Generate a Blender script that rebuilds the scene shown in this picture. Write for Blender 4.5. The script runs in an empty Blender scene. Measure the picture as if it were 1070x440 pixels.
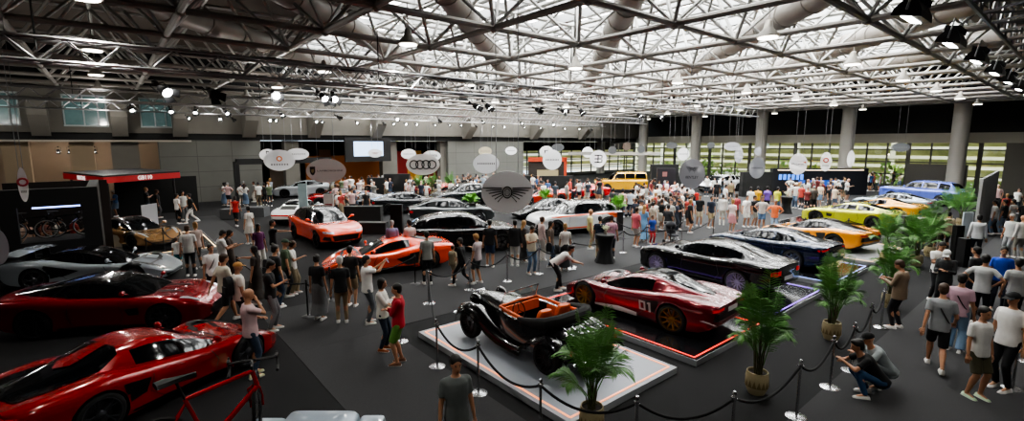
import bpy, bmesh, math, random
from mathutils import Vector, Matrix, Euler
from mathutils.bvhtree import BVHTree
R = math.radians
sc = bpy.context.scene
COL = sc.collection
rnd = random.Random(7)

# ------------------------------------------------------------------ camera model
FOC, CX, CY, CAMZ = 506.0, 535.0, 220.0, 4.6
PIT = math.atan2(70, FOC)
AZ = R(50.3)                      # angle between the hall's long axis (x) and the view direction
def at(px, py, z=0.0):
    "point of the hall at height z that the photograph shows at px, py (1070x440)"
    v = py - CY
    fw = FOC*math.cos(PIT) - v*math.sin(PIT)
    dn = v*math.cos(PIT) + FOC*math.sin(PIT)
    s = (CAMZ - z)/dn
    X = (px-CX)*s; Y = fw*s
    return Vector((math.cos(AZ)*Y + math.sin(AZ)*X, math.sin(AZ)*Y - math.cos(AZ)*X, z))
def at_dist(px, py, Y):
    "point at forward ground distance Y from the camera"
    v = py - CY
    fw = FOC*math.cos(PIT) - v*math.sin(PIT)
    dn = v*math.cos(PIT) + FOC*math.sin(PIT)
    s = Y/fw
    X = (px-CX)*s
    return Vector((math.cos(AZ)*Y + math.sin(AZ)*X, math.sin(AZ)*Y - math.cos(AZ)*X, CAMZ - s*dn))
def on_y(px, yw):
    "x of the hall where the vertical plane y = yw is seen in pixel column px"
    a = (px-CX)/(FOC/math.cos(PIT))
    d = (math.cos(AZ)+math.sin(AZ)*a, math.sin(AZ)-math.cos(AZ)*a)
    return d[0]/d[1]*yw
def on_x(px, xw):
    a = (px-CX)/(FOC/math.cos(PIT))
    d = (math.cos(AZ)+math.sin(AZ)*a, math.sin(AZ)-math.cos(AZ)*a)
    return d[1]/d[0]*xw
def yaw_to_cam(p):
    return math.atan2(-p.y, -p.x)

cam_d = bpy.data.cameras.new('camera'); cam = bpy.data.objects.new('camera', cam_d); COL.objects.link(cam)
cam_d.sensor_width = 36; cam_d.sensor_fit = 'HORIZONTAL'; cam_d.lens = FOC/1070*36
cam_d.clip_end = 400
cam.location = (0, 0, CAMZ)
cam.rotation_euler = (R(90)-PIT, 0, AZ-R(90))
sc.camera = cam

# ------------------------------------------------------------------ materials
def lin(c):
    if isinstance(c, str):
        c = [int(c[i:i+2], 16)/255 for i in (0, 2, 4)]
    return tuple((x/12.92 if x <= .04045 else ((x+.055)/1.055)**2.4) for x in c)
MATS = {}
def mat(name, col, rough=.6, metal=0, coat=0, spec=.5, noise=0, nscale=8, emit=0, bump=0, alpha=1, sheen=0):
    if name in MATS: return MATS[name]
    m = bpy.data.materials.new(name); m.use_nodes = True
    nt = m.node_tree; b = nt.nodes['Principled BSDF']
    c = (*lin(col), 1)
    b.inputs['Base Color'].default_value = c
    b.inputs['Roughness'].default_value = rough
    b.inputs['Metallic'].default_value = metal
    b.inputs['Coat Weight'].default_value = coat
    b.inputs['Coat Roughness'].default_value = .04
    b.inputs['Specular IOR Level'].default_value = spec
    b.inputs['Alpha'].default_value = alpha
    if emit:
        b.inputs['Emission Color'].default_value = c
        b.inputs['Emission Strength'].default_value = emit
    if noise or bump:
        tc = nt.nodes.new('ShaderNodeTexCoord'); n = nt.nodes.new('ShaderNodeTexNoise')
        n.inputs['Scale'].default_value = nscale; n.inputs['Detail'].default_value = 5
        nt.links.new(tc.outputs['Object'], n.inputs['Vector'])
        if noise:
            r = nt.nodes.new('ShaderNodeMapRange')
            r.inputs['To Min'].default_value = 1-noise; r.inputs['To Max'].default_value = 1+noise
            nt.links.new(n.outputs['Fac'], r.inputs['Value'])
            mx = nt.nodes.new('ShaderNodeVectorMath'); mx.operation = 'SCALE'
            mx.inputs[0].default_value = c[:3]
            nt.links.new(r.outputs['Result'], mx.inputs['Scale'])
            nt.links.new(mx.outputs['Vector'], b.inputs['Base Color'])
        if bump:
            bp = nt.nodes.new('ShaderNodeBump'); bp.inputs['Strength'].default_value = bump
            nt.links.new(n.outputs['Fac'], bp.inputs['Height']); nt.links.new(bp.outputs['Normal'], b.inputs['Normal'])
    MATS[name] = m
    return m
def cloth(c): return mat('cloth_'+c, c, .85, noise=.12, nscale=14, bump=.15)
def paint(c, metal=.25, rough=.2): return mat('paint_'+c, c, rough, metal=metal, coat=1)

# ------------------------------------------------------------------ mesh builder
class MB:
    def __init__(s): s.v = []; s.f = []; s.m = []; s.k = 0
    def add(s, vs, fs, k=None):
        o = len(s.v); s.v += [tuple(v) for v in vs]
        s.f += [tuple(i+o for i in f) for f in fs]; s.m += [s.k if k is None else k]*len(fs)
        return s
    def box(s, c, d, rz=0, k=None):
        cx, cy, cz = c; x, y, z = [q/2 for q in d]
        vs = []
        for sx, sy, sz in ((-1,-1,-1),(1,-1,-1),(1,1,-1),(-1,1,-1),(-1,-1,1),(1,-1,1),(1,1,1),(-1,1,1)):
            X, Y = sx*x, sy*y
            vs.append((cx+X*math.cos(rz)-Y*math.sin(rz), cy+X*math.sin(rz)+Y*math.cos(rz), cz+sz*z))
        return s.add(vs, [(0,3,2,1),(4,5,6,7),(0,1,5,4),(1,2,6,5),(2,3,7,6),(3,0,4,7)], k)
    def loft(s, rings, k=None, cap=True, closed=True):
        n = len(rings[0]); vs = [v for r in rings for v in r]; fs = []
        for i in range(len(rings)-1):
            for j in range(n if closed else n-1):
                j2 = (j+1) % n
                fs.append((i*n+j, i*n+j2, (i+1)*n+j2, (i+1)*n+j))
        if cap and closed:
            fs.append(tuple(range(n-1, -1, -1))); fs.append(tuple((len(rings)-1)*n+j for j in range(n)))
        return s.add(vs, fs, k)
    def tube(s, pts, rad, n=8, k=None, flat=1.0, up=None):
        pts = [Vector(p) for p in pts]
        if not isinstance(rad, (list, tuple)): rad = [rad]*len(pts)
        rings = []; u = None
        for i, p in enumerate(pts):
            d = (pts[min(i+1, len(pts)-1)] - pts[max(i-1, 0)])
            if d.length < 1e-9: d = Vector((0,0,1))
            d.normalize()
            if u is None:
                u = Vector(up) if up else (Vector((0,0,1)) if abs(d.z) < .9 else Vector((1,0,0)))
            a = d.cross(u)
            if a.length < 1e-6: a = d.orthogonal()
            a.normalize(); b = a.cross(d).normalized(); u = b
            rings.append([p + a*math.cos(t)*rad[i] + b*math.sin(t)*rad[i]*flat for t in [2*math.pi*q/n for q in range(n)]])
        return s.loft(rings, k)
    def cap(s, p, q, r0, r1, n=10, k=None):
        "capsule with round ends"
        p, q = Vector(p), Vector(q); d = (q-p); L = d.length
        if L < 1e-6: return s.ball(p, (r0,)*3, k=k)
        d /= L; ps, rs = [], []
        for t in (-.98, -.8, -.4, 0): ps.append(p+d*t*r0); rs.append(r0*math.sqrt(max(0.02, 1-t*t)))
        for t in (0, .4, .8, .98): ps.append(q+d*t*r1); rs.append(r1*math.sqrt(max(0.02, 1-t*t)))
        return s.tube(ps, rs, n, k)
    def ball(s, c, r, n=12, k=None, M=None, z0=-1, z1=1):
        c = Vector(c); rings = []
        m = max(5, n//2+1)
        for i in range(m):
            t = -math.pi/2 + math.pi*i/(m-1); z = max(min(math.sin(t), z1), z0); q = max(.03, math.cos(t)) if z0 == -1 else math.sqrt(max(.001, 1-z*z))
            ring = []
            for j in range(n):
                a = 2*math.pi*j/n
                v = Vector((math.cos(a)*q*r[0], math.sin(a)*q*r[1], z*r[2]))
                if M: v = M @ v
                ring.append(c+v)
            rings.append(ring)
        return s.loft(rings, k)
    def cyl(s, c, r, h, n=20, r2=None, k=None):
        "upright cylinder or cone standing on c"
        r2 = r if r2 is None else r2
        return s.loft([[(c[0]+q*math.cos(2*math.pi*j/n), c[1]+q*math.sin(2*math.pi*j/n), c[2]+z) for j in range(n)] for q, z in ((r, 0), (r2, h))], k)
    def lathe(s, prof, c=(0,0,0), n=20, k=None):
        return s.loft([[(c[0]+q*math.cos(2*math.pi*j/n), c[1]+q*math.sin(2*math.pi*j/n), c[2]+z) for j in range(n)] for q, z in prof], k)
    def poly(s, pts, k=None): return s.add(pts, [tuple(range(len(pts)))], k)
    def mesh(s, name, smooth=True, nm=None):
        me = bpy.data.meshes.new(name); me.from_pydata(s.v, [], s.f)
        nm = nm if nm is not None else (max(s.m)+1 if s.m else 1)
        for _ in range(nm): me.materials.append(None)
        me.polygons.foreach_set('material_index', s.m)
        if smooth:
            me.polygons.foreach_set('use_smooth', [len(f) < 7 for f in s.f])
        me.update(); return me
def autosmooth(me, ang=35):
    bm = bmesh.new(); bm.from_mesh(me)
    bmesh.ops.recalc_face_normals(bm, faces=bm.faces)
    for e in bm.edges:
        e.smooth = not (len(e.link_faces) != 2 or e.calc_face_angle(0) > R(ang))
    for f in bm.faces: f.smooth = True
    bm.to_mesh(me); bm.free(); return me

def link(name, me, mats, parent=None, loc=None, rz=None, **tags):
    o = bpy.data.objects.new(name, me); COL.objects.link(o)
    if me is not None and mats is not None:
        if not isinstance(mats, (list, tuple)): mats = [mats]
        while len(me.materials) < len(mats): me.materials.append(None)
        for i, m in enumerate(mats):
            o.material_slots[i].link = 'OBJECT'; o.material_slots[i].material = m
    if parent is not None: o.parent = parent
    if loc is not None: o.location = loc
    if rz is not None: o.rotation_euler = (0, 0, rz)
    for k, v in tags.items():
        if v is not None: o['category' if k == 'cat' else k] = v
    return o
def mb_obj(name, mb, mats, parent=None, smooth=False, ang=35, **kw):
    me = mb.mesh(name, False)
    if smooth: autosmooth(me, ang)
    return link(name, me, mats, parent, **kw)
def struct(name, mb, mats, smooth=False, **kw): return mb_obj(name, mb, mats, None, smooth, kind='structure', **kw)
def empty(name, loc=(0,0,0), rz=0, **tags): return link(name, None, None, None, loc, rz, **tags)

def eval_mesh(me, mods, name='baked'):
    o = bpy.data.objects.new('tmp', me); COL.objects.link(o)
    for t, kw in mods:
        m = o.modifiers.new(t, t)
        for k, v in kw.items(): setattr(m, k, v)
    dg = bpy.context.evaluated_depsgraph_get(); dg.update()
    out = bpy.data.meshes.new_from_object(o.evaluated_get(dg), preserve_all_data_layers=False, depsgraph=dg)
    bpy.data.objects.remove(o); out.name = name
    return out
def fuse(mb, voxel, name, smooth_it=3):
    "one continuous skin around overlapping solids"
    me = mb.mesh('raw', False, 1)
    bm = bmesh.new(); bm.from_mesh(me); bmesh.ops.recalc_face_normals(bm, faces=bm.faces); bm.to_mesh(me); bm.free()
    out = eval_mesh(me, [('REMESH', dict(mode='VOXEL', voxel_size=voxel, use_smooth_shade=True)), ('SMOOTH', dict(factor=.6, iterations=smooth_it))], name)
    bpy.data.meshes.remove(me)
    while len(out.materials) < 1: out.materials.append(None)
    return out
def text_mesh(body, size, depth=.004, align='CENTER', bold=0, name='lettering', spacing=1):
    cu = bpy.data.curves.new('t', 'FONT'); cu.body = body; cu.size = size; cu.extrude = depth; cu.offset = bold
    cu.align_x = align; cu.align_y = 'CENTER'; cu.resolution_u = 3; cu.space_character = spacing
    o = bpy.data.objects.new('t', cu); COL.objects.link(o)
    dg = bpy.context.evaluated_depsgraph_get(); dg.update()
    me = bpy.data.meshes.new_from_object(o.evaluated_get(dg)); bpy.data.objects.remove(o); me.name = name
    return me
def curve_fn(pts):
    "monotone cubic through (x, v) points"
    pts = sorted(pts); xs = [p[0] for p in pts]; ys = [p[1] for p in pts]; n = len(xs)
    d = [(ys[i+1]-ys[i])/(xs[i+1]-xs[i]) for i in range(n-1)]
    m = [d[0]] + [0 if d[i-1]*d[i] <= 0 else 2*d[i-1]*d[i]/(d[i-1]+d[i]) for i in range(1, n-1)] + [d[-1]]
    def f(x):
        if x <= xs[0]: return ys[0]
        if x >= xs[-1]: return ys[-1]
        i = max(j for j in range(n-1) if xs[j] <= x)
        h = xs[i+1]-xs[i]; t = (x-xs[i])/h
        return (2*t**3-3*t*t+1)*ys[i] + (t**3-2*t*t+t)*h*m[i] + (-2*t**3+3*t*t)*ys[i+1] + (t**3-t*t)*h*m[i+1]
    return f
# ------------------------------------------------------------------ world and light
w = bpy.data.worlds.new('sky'); sc.world = w; w.use_nodes = True
bg = w.node_tree.nodes['Background']; bg.inputs[0].default_value = (*lin('cfe0ee'), 1); bg.inputs[1].default_value = 1.6
sun = bpy.data.lights.new('sun', 'SUN'); sun.energy = 5; sun.angle = R(1); sun.color = (1, .95, .85)
so = bpy.data.objects.new('sun', sun); COL.objects.link(so); so.rotation_euler = (0, R(-38), R(20))
sc.view_settings.view_transform = 'AgX'; sc.view_settings.look = 'AgX - Medium High Contrast'; sc.view_settings.exposure = 1.0
sc.cycles.use_denoising = True; sc.cycles.max_bounces = 6; sc.cycles.diffuse_bounces = 3; sc.cycles.glossy_bounces = 3
sc.cycles.transparent_max_bounces = 6; sc.cycles.sample_clamp_indirect = 4; sc.cycles.caustics_reflective = False; sc.cycles.caustics_refractive = False

# ------------------------------------------------------------------ floor
def carpet(name, c, amt=.25):
    m = mat(name, c, .9, spec=.25, noise=amt, nscale=60)
    return m
M_floor = carpet('dark carpet', '1b1b1c'); M_aisle = carpet('grey aisle carpet', '343435')
X0, X1, Y0, Y1 = -12, 62, -14, 45
struct('floor', MB().box(((X0+X1+8)/2, (Y0+Y1+10)/2, -.1), (X1-X0+8, Y1-Y0+10, .2)), M_floor)
for i, (xa, xb, ya, yb) in enumerate([(2.8, 5.0, -13, 10.9), (2.8, 58, 10.9, 14.2), (-4, 4.6, 17.8, 19.2), (-.5, 5.0, 19.2, 36), (5.0, 58, -13, 2.86), (19, 58, 14.2, 22)]):
    struct('floor_aisle', MB().box(((xa+xb)/2, (ya+yb)/2, .004+.0015*i), (xb-xa, yb-ya, .008)), M_aisle)

# ------------------------------------------------------------------ walls
M_conc = mat('grey concrete panels', '666661', .8, noise=.10, nscale=1.2)
def add_grid(m, sx, sy, gap=.02, dark=.55):
    nt = m.node_tree; b = nt.nodes['Principled BSDF']
    tc = nt.nodes.new('ShaderNodeTexCoord'); br = nt.nodes.new('ShaderNodeTexBrick'); sep = nt.nodes.new('ShaderNodeSeparateXYZ'); cmb = nt.nodes.new('ShaderNodeCombineXYZ')
    nt.links.new(tc.outputs['Object'], sep.inputs[0])
    add = nt.nodes.new('ShaderNodeMath'); add.operation = 'ADD'
    nt.links.new(sep.outputs[0], add.inputs[0]); nt.links.new(sep.outputs[1], add.inputs[1])
    nt.links.new(add.outputs[0], cmb.inputs[0]); nt.links.new(sep.outputs[2], cmb.inputs[1]); nt.links.new(cmb.outputs[0], br.inputs['Vector'])
    br.offset = 0; br.inputs['Scale'].default_value = 1; br.inputs['Brick Width'].default_value = sx; br.inputs['Row Height'].default_value = sy; br.inputs['Mortar Size'].default_value = gap
    br.inputs['Color1'].default_value = (1, 1, 1, 1); br.inputs['Color2'].default_value = (.93, .93, .93, 1); br.inputs['Mortar'].default_value = (dark, dark, dark, 1)
    old = b.inputs['Base Color'].links[0].from_socket if b.inputs['Base Color'].links else None
    mx = nt.nodes.new('ShaderNodeMix'); mx.data_type = 'RGBA'; mx.blend_type = 'MULTIPLY'; mx.inputs['Factor'].default_value = 1
    if old: nt.links.new(old, mx.inputs['A'])
    else: mx.inputs['A'].default_value = b.inputs['Base Color'].default_value
    nt.links.new(br.outputs['Color'], mx.inputs['B']); nt.links.new(mx.outputs['Result'], b.inputs['Base Color'])
add_grid(M_conc, 2.4, 1.2)
M_plaster = mat('grey plaster', '6d6a63', .85, noise=.06, nscale=2)
M_black = mat('black paint', '0b0b0c', .7)
M_beige = mat('warm beige wall', '8a7c6c', .8, noise=.08, nscale=1)
M_fascia = mat('pale fascia', 'a8a498', .8, noise=.05, nscale=1)
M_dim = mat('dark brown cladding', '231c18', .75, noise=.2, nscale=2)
def wall_y(xa, xb, z0, z1, y, t, m, name): return struct(name, MB().box(((xa+xb)/2, y+t/2, (z0+z1)/2), (xb-xa, t, z1-z0)), m)
xA, xB, xC, xD = on_y(165, 45), on_y(272, 45), on_y(468, 45), on_y(547, 45)
wall_y(xA, xB, 0, 4.85, 45, .4, M_conc, 'wall_north')
wall_y(xC, xD, 0, 4.85, 45, .4, M_conc, 'wall_north')
wall_y(X0, X1+6, 4.85, 5.6, 45.0, .4, M_black, 'wall_north')
wall_y(X0, on_y(200, 45), 4.72, 4.85, 44.8, .2, M_fascia, 'trim_1')
# upper bulkhead with windows, ending where the glass wall begins
xe = 62
zb0, zb1 = 5.35, 8.6
wins = [(on_y(-28, 44.6), on_y(25, 44.6)), (on_y(69, 44.6), on_y(116, 44.6)), (on_y(149, 44.6), on_y(183, 44.6))]
segs = []; x = X0
for a, b in wins:
    segs.append((x, a)); x = b
segs.append((x, xe))
for a, b in segs: wall_y(a, b, zb0, zb1, 44.6, .35, M_plaster, 'wall_north_upper')
M_wglass = mat('dim window glass', '5d7878', .15, spec=.8, noise=.5, nscale=1.2, emit=.12)  # faint emission stands in for light behind the panes
M_wframe = mat('pale window frame', 'a9b3b4', .5)
for i, (a, b) in enumerate(wins):
    wall_y(a, b, zb0, 5.75, 44.6, .35, M_plaster, 'wall_north_upper'); wall_y(a, b, 7.9, zb1, 44.6, .35, M_plaster, 'wall_north_upper')
    root = struct('window_%d' % (i+1), MB().box(((a+b)/2, 44.85, 6.82), (b-a, .04, 2.15)), M_wglass)
    fr = MB()
    for xx in (a+.06, (a+b)/2-.1, b-.06, a+(b-a)*.78): fr.box((xx, 44.75, 6.82), (.08, .1, 2.15))
    for z in (5.8, 7.84): fr.box(((a+b)/2, 44.75, z), (b-a, .14, .12))
    mb_obj('window_frame', fr, M_wframe, root)
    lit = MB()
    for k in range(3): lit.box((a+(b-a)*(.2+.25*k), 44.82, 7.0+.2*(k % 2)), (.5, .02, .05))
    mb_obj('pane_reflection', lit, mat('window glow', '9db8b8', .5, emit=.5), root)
def fin(x):
    pr = [(44.6, 5.35), (44.6, 7.3), (42.9, 7.3), (42.9, 6.4), (44.2, 5.1), (44.6, 5.1)]
    m = MB(); m.loft([[(x-.45, y, z) for y, z in pr], [(x+.45, y, z) for y, z in pr]])
    struct('trim_bracket', m, M_plaster)
for px in (44, 127, 190, 262, 330, 395, 490, 560, 610): fin(on_y(px, 44))
# recess behind the left part of the long wall
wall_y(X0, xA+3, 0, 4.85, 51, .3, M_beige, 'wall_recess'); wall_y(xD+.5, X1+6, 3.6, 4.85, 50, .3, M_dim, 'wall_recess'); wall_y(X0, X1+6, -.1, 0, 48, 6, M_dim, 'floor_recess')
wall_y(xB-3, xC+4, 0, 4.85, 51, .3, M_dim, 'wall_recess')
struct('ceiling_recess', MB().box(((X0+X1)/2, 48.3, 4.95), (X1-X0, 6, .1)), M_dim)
for px, wd in ((16, 1.6), (85, 1.6), (130, 2.0), (303, 1.5), (405, 2.0), (462, 1.2)):
    struct('wall_pier', MB().box((on_y(px, 46), 46, 2.42), (wd*.8, .8, 4.85)), M_plaster if px > 100 else mat('tan pier', '94836c', .8))
for px0, px1, z0, z1, c in ((318, 400, .3, 3.4, 'b5682c'), (409, 425, .5, 3.8, '9c1f1c'), (425, 440, .5, 3.8, 'c98a24'), (447, 460, .5, 3.8, 'a3231d'), (333, 345, 1.0, 4.0, '7d5a3c'), (280, 298, .5, 3.4, '6a5a4c')):
    wall_y(on_y(px0, 49), on_y(px1, 49), z0, z1, 49, .15, mat('panel_'+c, c, .7), 'wall_panel')
# far glass wall
XG = 62
M_out = mat('outdoor paving', 'c9c4b4', .9, noise=.1, nscale=.5)
struct('ground_outside', MB().box((XG+20, 10, -.25), (36, 110, .1)), M_out)
M_mull = mat('dark mullion', '4a4842', .6)
g = MB(); 
ytop = 48; ybot = -14
y = ybot; k = 0
while y < ytop:
    g.box((XG, y, 2.35), (.18, .34 if k % 3 == 0 else .14, 4.7)); y += 1.75; k += 1
for z in (.12, 1.5, 2.75, 4.0): g.box((XG, (ytop+ybot)/2, z), (.14, ytop-ybot, .12))
win = struct('window_4', MB().box((XG+.02, (ytop+ybot)/2, 2.35), (.02, ytop-ybot, 4.5)), None)
gm = bpy.data.materials.new('clear glass'); gm.use_nodes = True; nt = gm.node_tree
for n in list(nt.nodes):
    if n.type == 'BSDF_PRINCIPLED': nt.nodes.remove(n)
tr = nt.nodes.new('ShaderNodeBsdfTransparent'); tr.inputs[0].default_value = (.86, .9, .86, 1); gl = nt.nodes.new('ShaderNodeBsdfGlossy'); gl.inputs['Roughness'].default_value = .02
mx = nt.nodes.new('ShaderNodeMixShader'); mx.inputs[0].default_value = .07
nt.links.new(tr.outputs[0], mx.inputs[1]); nt.links.new(gl.outputs[0], mx.inputs[2]); nt.links.new(mx.outputs[0], nt.nodes['Material Output'].inputs[0])
win.data.materials.clear(); win.data.materials.append(gm)
mb_obj('window_frame', g, M_mull, win)
def wall_x(ya, yb, z0, z1, x, t, m, name): return struct(name, MB().box((x+t/2, (ya+yb)/2, (z0+z1)/2), (t, yb-ya, z1-z0)), m)
wall_x(Y0-1, 52, 4.65, 5.6, XG-.2, .6, M_fascia, 'wall_east')
wall_x(Y0-1, 52, 5.6, 11.6, XG+1.2, .3, M_black, 'wall_east')
wall_x(Y0, on_x(1052, XG), 0, 4.65, XG-.1, .3, mat('grey side wall', '67645e', .8), 'wall_east')
wall_x(on_x(1015, XG), on_x(950, XG), 0, 2.6, XG-.1, .25, mat('grey low wall', '5c5954', .8), 'wall_east')
wall_x(Y0, 52, 0, 12, X0-.3, .3, M_black, 'wall_west')
wall_y(X0, X1+1.5, 0, 12, Y0-.3, .3, M_black, 'wall_south')
wall_y(X0, X1+1.5, 8.6, 12, 44.7, .3, M_black, 'wall_north_top')
# outside: facade with horizontal bands and greenery
fo = MB()
for k in range(9): fo.box((XG+15, 15, .6+1.15*k), (.4, 90, .34))
for k in range(16): fo.box((XG+15.2, -28+k*5.6, 5), (.5, .5, 10))
struct('exterior_facade', fo, mat('pale stone bands', 'c9c6b4', .8))
struct('exterior_wall', MB().box((XG+16.4, 15, 5), (.4, 90, 10)), mat('ochre outdoor wall', 'b0b080', .9, noise=.8, nscale=.35))
hb = MB(); r2 = random.Random(3)
for k in range(2600):
    px_, py_, pz_ = XG+6+r2.random()*4, -12+r2.random()*58, r2.random()**1.4*2.8
    s_ = .14+.2*r2.random(); a = Vector((r2.gauss(0,1), r2.gauss(0,1), r2.gauss(0,1))).normalized(); b = a.orthogonal().normalized(); c = Vector((px_, py_, pz_))
    cl = math.sin(py_*.55)+.6*math.sin(py_*1.7)
    if pz_ > 1.2+cl: continue
    hb.poly([c+a*s_, c+b*s_, c-a*s_, c-b*s_])
mb_obj('shrubbery', hb, mat('outdoor leaves', '7f9a3c', .7, noise=.4, nscale=2), kind='stuff', label='sunlit green shrubbery outside the long glass wall', cat='shrubbery')
g2 = MB()
for k in range(14): g2.box((xD+.5+k*2.2, 49.9, 2.35), (.16, .14, 4.7))
for z in (.12, 1.3, 2.3, 3.3): g2.box(((xD+X1+6)/2, 49.9, z), (X1+6-xD, .14, .14 if z > .5 else .5))
struct('window_6', g2, M_mull)
fo2 = MB()
for k in range(7): fo2.box((xD+22, 62, .5+1.15*k), (60, .4, .5))
struct('exterior_facade', fo2, MATS['pale stone bands']); struct('exterior_wall', MB().box((xD+22, 63, 5), (60, .4, 10)), MATS['ochre outdoor wall'])
# ------------------------------------------------------------------ columns
M_col = mat('grey column', 'a8a49c', .7, noise=.06, nscale=1)
for px in (727, 795, 885, 1002, 1172, 672, 628):
    yy = on_x(px, 58.7)
    m = MB().lathe([(.62, 0), (.62, 8.0), (.8, 8.6), (.85, 9.2)], (0, 0, 0), 28)
    struct('pillar', m, M_col, smooth=True, loc=(58.7, yy, 0))
# ------------------------------------------------------------------ roof: frame, skylights, deck, ducts
MOD = 3.9; GX, GY, GZ = 13.57, 8.65, 8.2; TZ = GZ+2.5
nx0, nx1, ny0, ny1 = -6, 11, -5, 9
M_steel = mat('pale painted steel tube', 'a3a29e', .45, metal=.2)
M_steel2 = mat('grey painted steel tube', '8f8a84', .45, metal=.2)
def tube(mb, a, b, r, n=8): mb.tube([a, b], r, n)
fb = MB(); fd = MB(); ft = MB()
def bn(i, j): return Vector((GX+i*MOD, GY+j*MOD, GZ))
def tn(i, j): return Vector((GX+(i+.5)*MOD, GY+(j+.5)*MOD, TZ))
for i in range(nx0, nx1+1):
    for j in range(ny0, ny1+1):
        if i < nx1: tube(fb, bn(i, j), bn(i+1, j), .10)
        if j < ny1: tube(fb, bn(i, j), bn(i, j+1), .10)
        if i < nx1 and j < ny1:
            for di, dj in ((0, 0), (1, 0), (0, 1), (1, 1)): tube(fd, tn(i, j), bn(i+di, j+dj), .062, 6)
            if i < nx1-1: tube(ft, tn(i, j), tn(i+1, j), .085, 6)
            if j < ny1-1: tube(ft, tn(i, j), tn(i, j+1), .085, 6)
        fb.ball(bn(i, j), (.17, .17, .17), 8)
struct('ceiling_space_frame_lower_chords', fb, M_steel2, smooth=True)
struct('ceiling_space_frame_diagonals', fd, M_steel, smooth=True)
struct('ceiling_space_frame_upper_chords', ft, M_steel, smooth=True)
# skylights over the middle of the hall; dark deck elsewhere
SX0, SX1, SY0, SY1 = 10.5, 49.5, 5.5, 43.0
M_sky = mat('skylight glazing', 'f3f4f2', .5, emit=8)
M_deck = mat('dark roof deck', '5a5048', .8, noise=.2, nscale=.6)
M_rib = mat('white roof rib', '9a9c9d', .6)
dz = TZ+.75
struct('ceiling', MB().box(((X0+SX0)/2, 15.5, dz), (SX0-X0, 62, .1)).box(((SX1+XG+2)/2, 15.5, dz), (XG+2-SX1, 62, .1)).box(((SX0+SX1)/2, (Y0+SY0)/2, dz), (SX1-SX0, SY0-Y0, .1)).box(((SX0+SX1)/2, 45.2, dz), (SX1-SX0, 2.5, .1)), M_deck)
x = SX0; k = 0
ribs = MB()
sk = MB(); sk2 = MB()
while x < SX1-.2:
    wd = MOD/2
    for j in range(10):
        ya = SY0+j*(SY1-SY0)/10; yb = ya+(SY1-SY0)/10
        (sk2 if x > 19 else sk).box((x+wd*.5, (ya+yb)/2, dz+.25), (wd*.74, (yb-ya)*.84, .02))
    ribs.box((x, (SY0+SY1)/2, dz+.05), (.34, SY1-SY0, .5))
    x += wd
for j in range(21): ribs.box(((SX0+SX1)/2, SY0+j*(SY1-SY0)/20, dz+.1), (SX1-SX0, .16 if j % 2 else .4, .35))
struct('window_5', sk, M_sky); struct('window_7', sk2, mat('bright skylight glazing', 'f3f4f2', .5, emit=14)); struct('ceiling_skylight_ribs', ribs, M_rib)
# secondary purlin tubes under the skylights
pu = MB()
for k in range(24): pu.tube([(SX0, SY0+k*1.7, TZ+.25), (SX1, SY0+k*1.7, TZ+.25)], .05, 6)
struct('ceiling_purlins', pu, M_steel, smooth=True)
# ventilation ducts running diagonally through the frame
M_duct = mat('dull painted duct', '8d867f', .5, noise=.08, nscale=3)
dd = Vector((math.cos(R(45)), math.sin(R(45)), 0)); nn = Vector((math.sin(R(45)), -math.cos(R(45)), 0))
for u, s0, s1 in ((-14.2, 5, 34), (-8.8, 8, 44), (-3.6, 10, 52), (2.4, 8, 58), (8.6, 6, 50), (14.2, 6, 46), (20, 12, 40)):
    m = MB(); pts = []
    s = s0
    ps = []; rs = []
    while s < s1:
        for q, r in ((0, .46), (1.9, .46), (1.92, .5), (2.0, .5)):
            ps.append(dd*(s+q)+nn*u+Vector((0, 0, GZ+1.25))); rs.append(r)
        s += 2.02
    m.tube(ps, rs, 20)
    mb_obj('ventilation_duct', m, M_duct, smooth=True, kind='structure')
m = MB().tube([(57.6, 43, 8.65), (57.6, -13, 8.65)], .55, 20); struct('beam_duct', m, M_duct, smooth=True)

# ------------------------------------------------------------------ lighting trusses
M_alu = mat('aluminium truss tube', '8e8e8e', .35, metal=.7)
M_alud = mat('black cable', '0c0c0d', .6)
def box_truss(p, q, w, name, label, step=.5, cables=True, r=.025):
    p, q = Vector(p), Vector(q); L = (q-p).length; d = (q-p)/L; s = Vector((-d.y, d.x, 0)); up = Vector((0, 0, 1))
    mb = MB(); c = [s*w/2-up*w/2, -s*w/2-up*w/2, -s*w/2+up*w/2, s*w/2+up*w/2]
    for k in c: mb.tube([p+k, q+k], r*1.6, 6)
    n = int(L/step)
    lat = MB()
    for i in range(n):
        a = p+d*(i*step); b = p+d*((i+1)*step)
        if i % 2: a, b = b, a
        for u, v in ((0, 3), (1, 2), (0, 1), (3, 2)): lat.tube([a+c[u], b+c[v]], r*.8, 4)
    root = mb_obj(name, mb, M_alu, smooth=True, label=label, cat='truss', group='lighting trusses')
    mb_obj('lattice', lat, M_alu, root)
    if cables:
        cb = MB(); ps = [p+d*(L*i/40)+up*(w/2+.03+.05*math.sin(i*1.7))+s*.1*math.sin(i*2.3) for i in range(41)]
        cb.tube(ps, .04, 5); mb_obj('cable', cb, M_alud, root, smooth=True)
    for i in range(1, int(L/8)+1):
        mb_obj('hanger', MB().tube([p+d*(i*8), p+d*(i*8)+up*(GZ-p.z)], .02, 4), M_alud, root)
    return root
TR = [((-9, 15.2, 6.65), (34, 15.2, 6.65), .5), ((-9, 31, 6.9), (44, 31, 6.9), .5), ((-9, 41.5, 7.0), (50, 41.5, 7.0), .5)]
TL = ['long lattice lighting truss nearest the viewer with black cable on top', 'middle lattice lighting truss crossing the hall', 'far lattice lighting truss beside the windowed upper wall']
for (a, b, w_), l in zip(TR, TL): box_truss(a, b, w_, 'lighting_truss', l)
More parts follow.
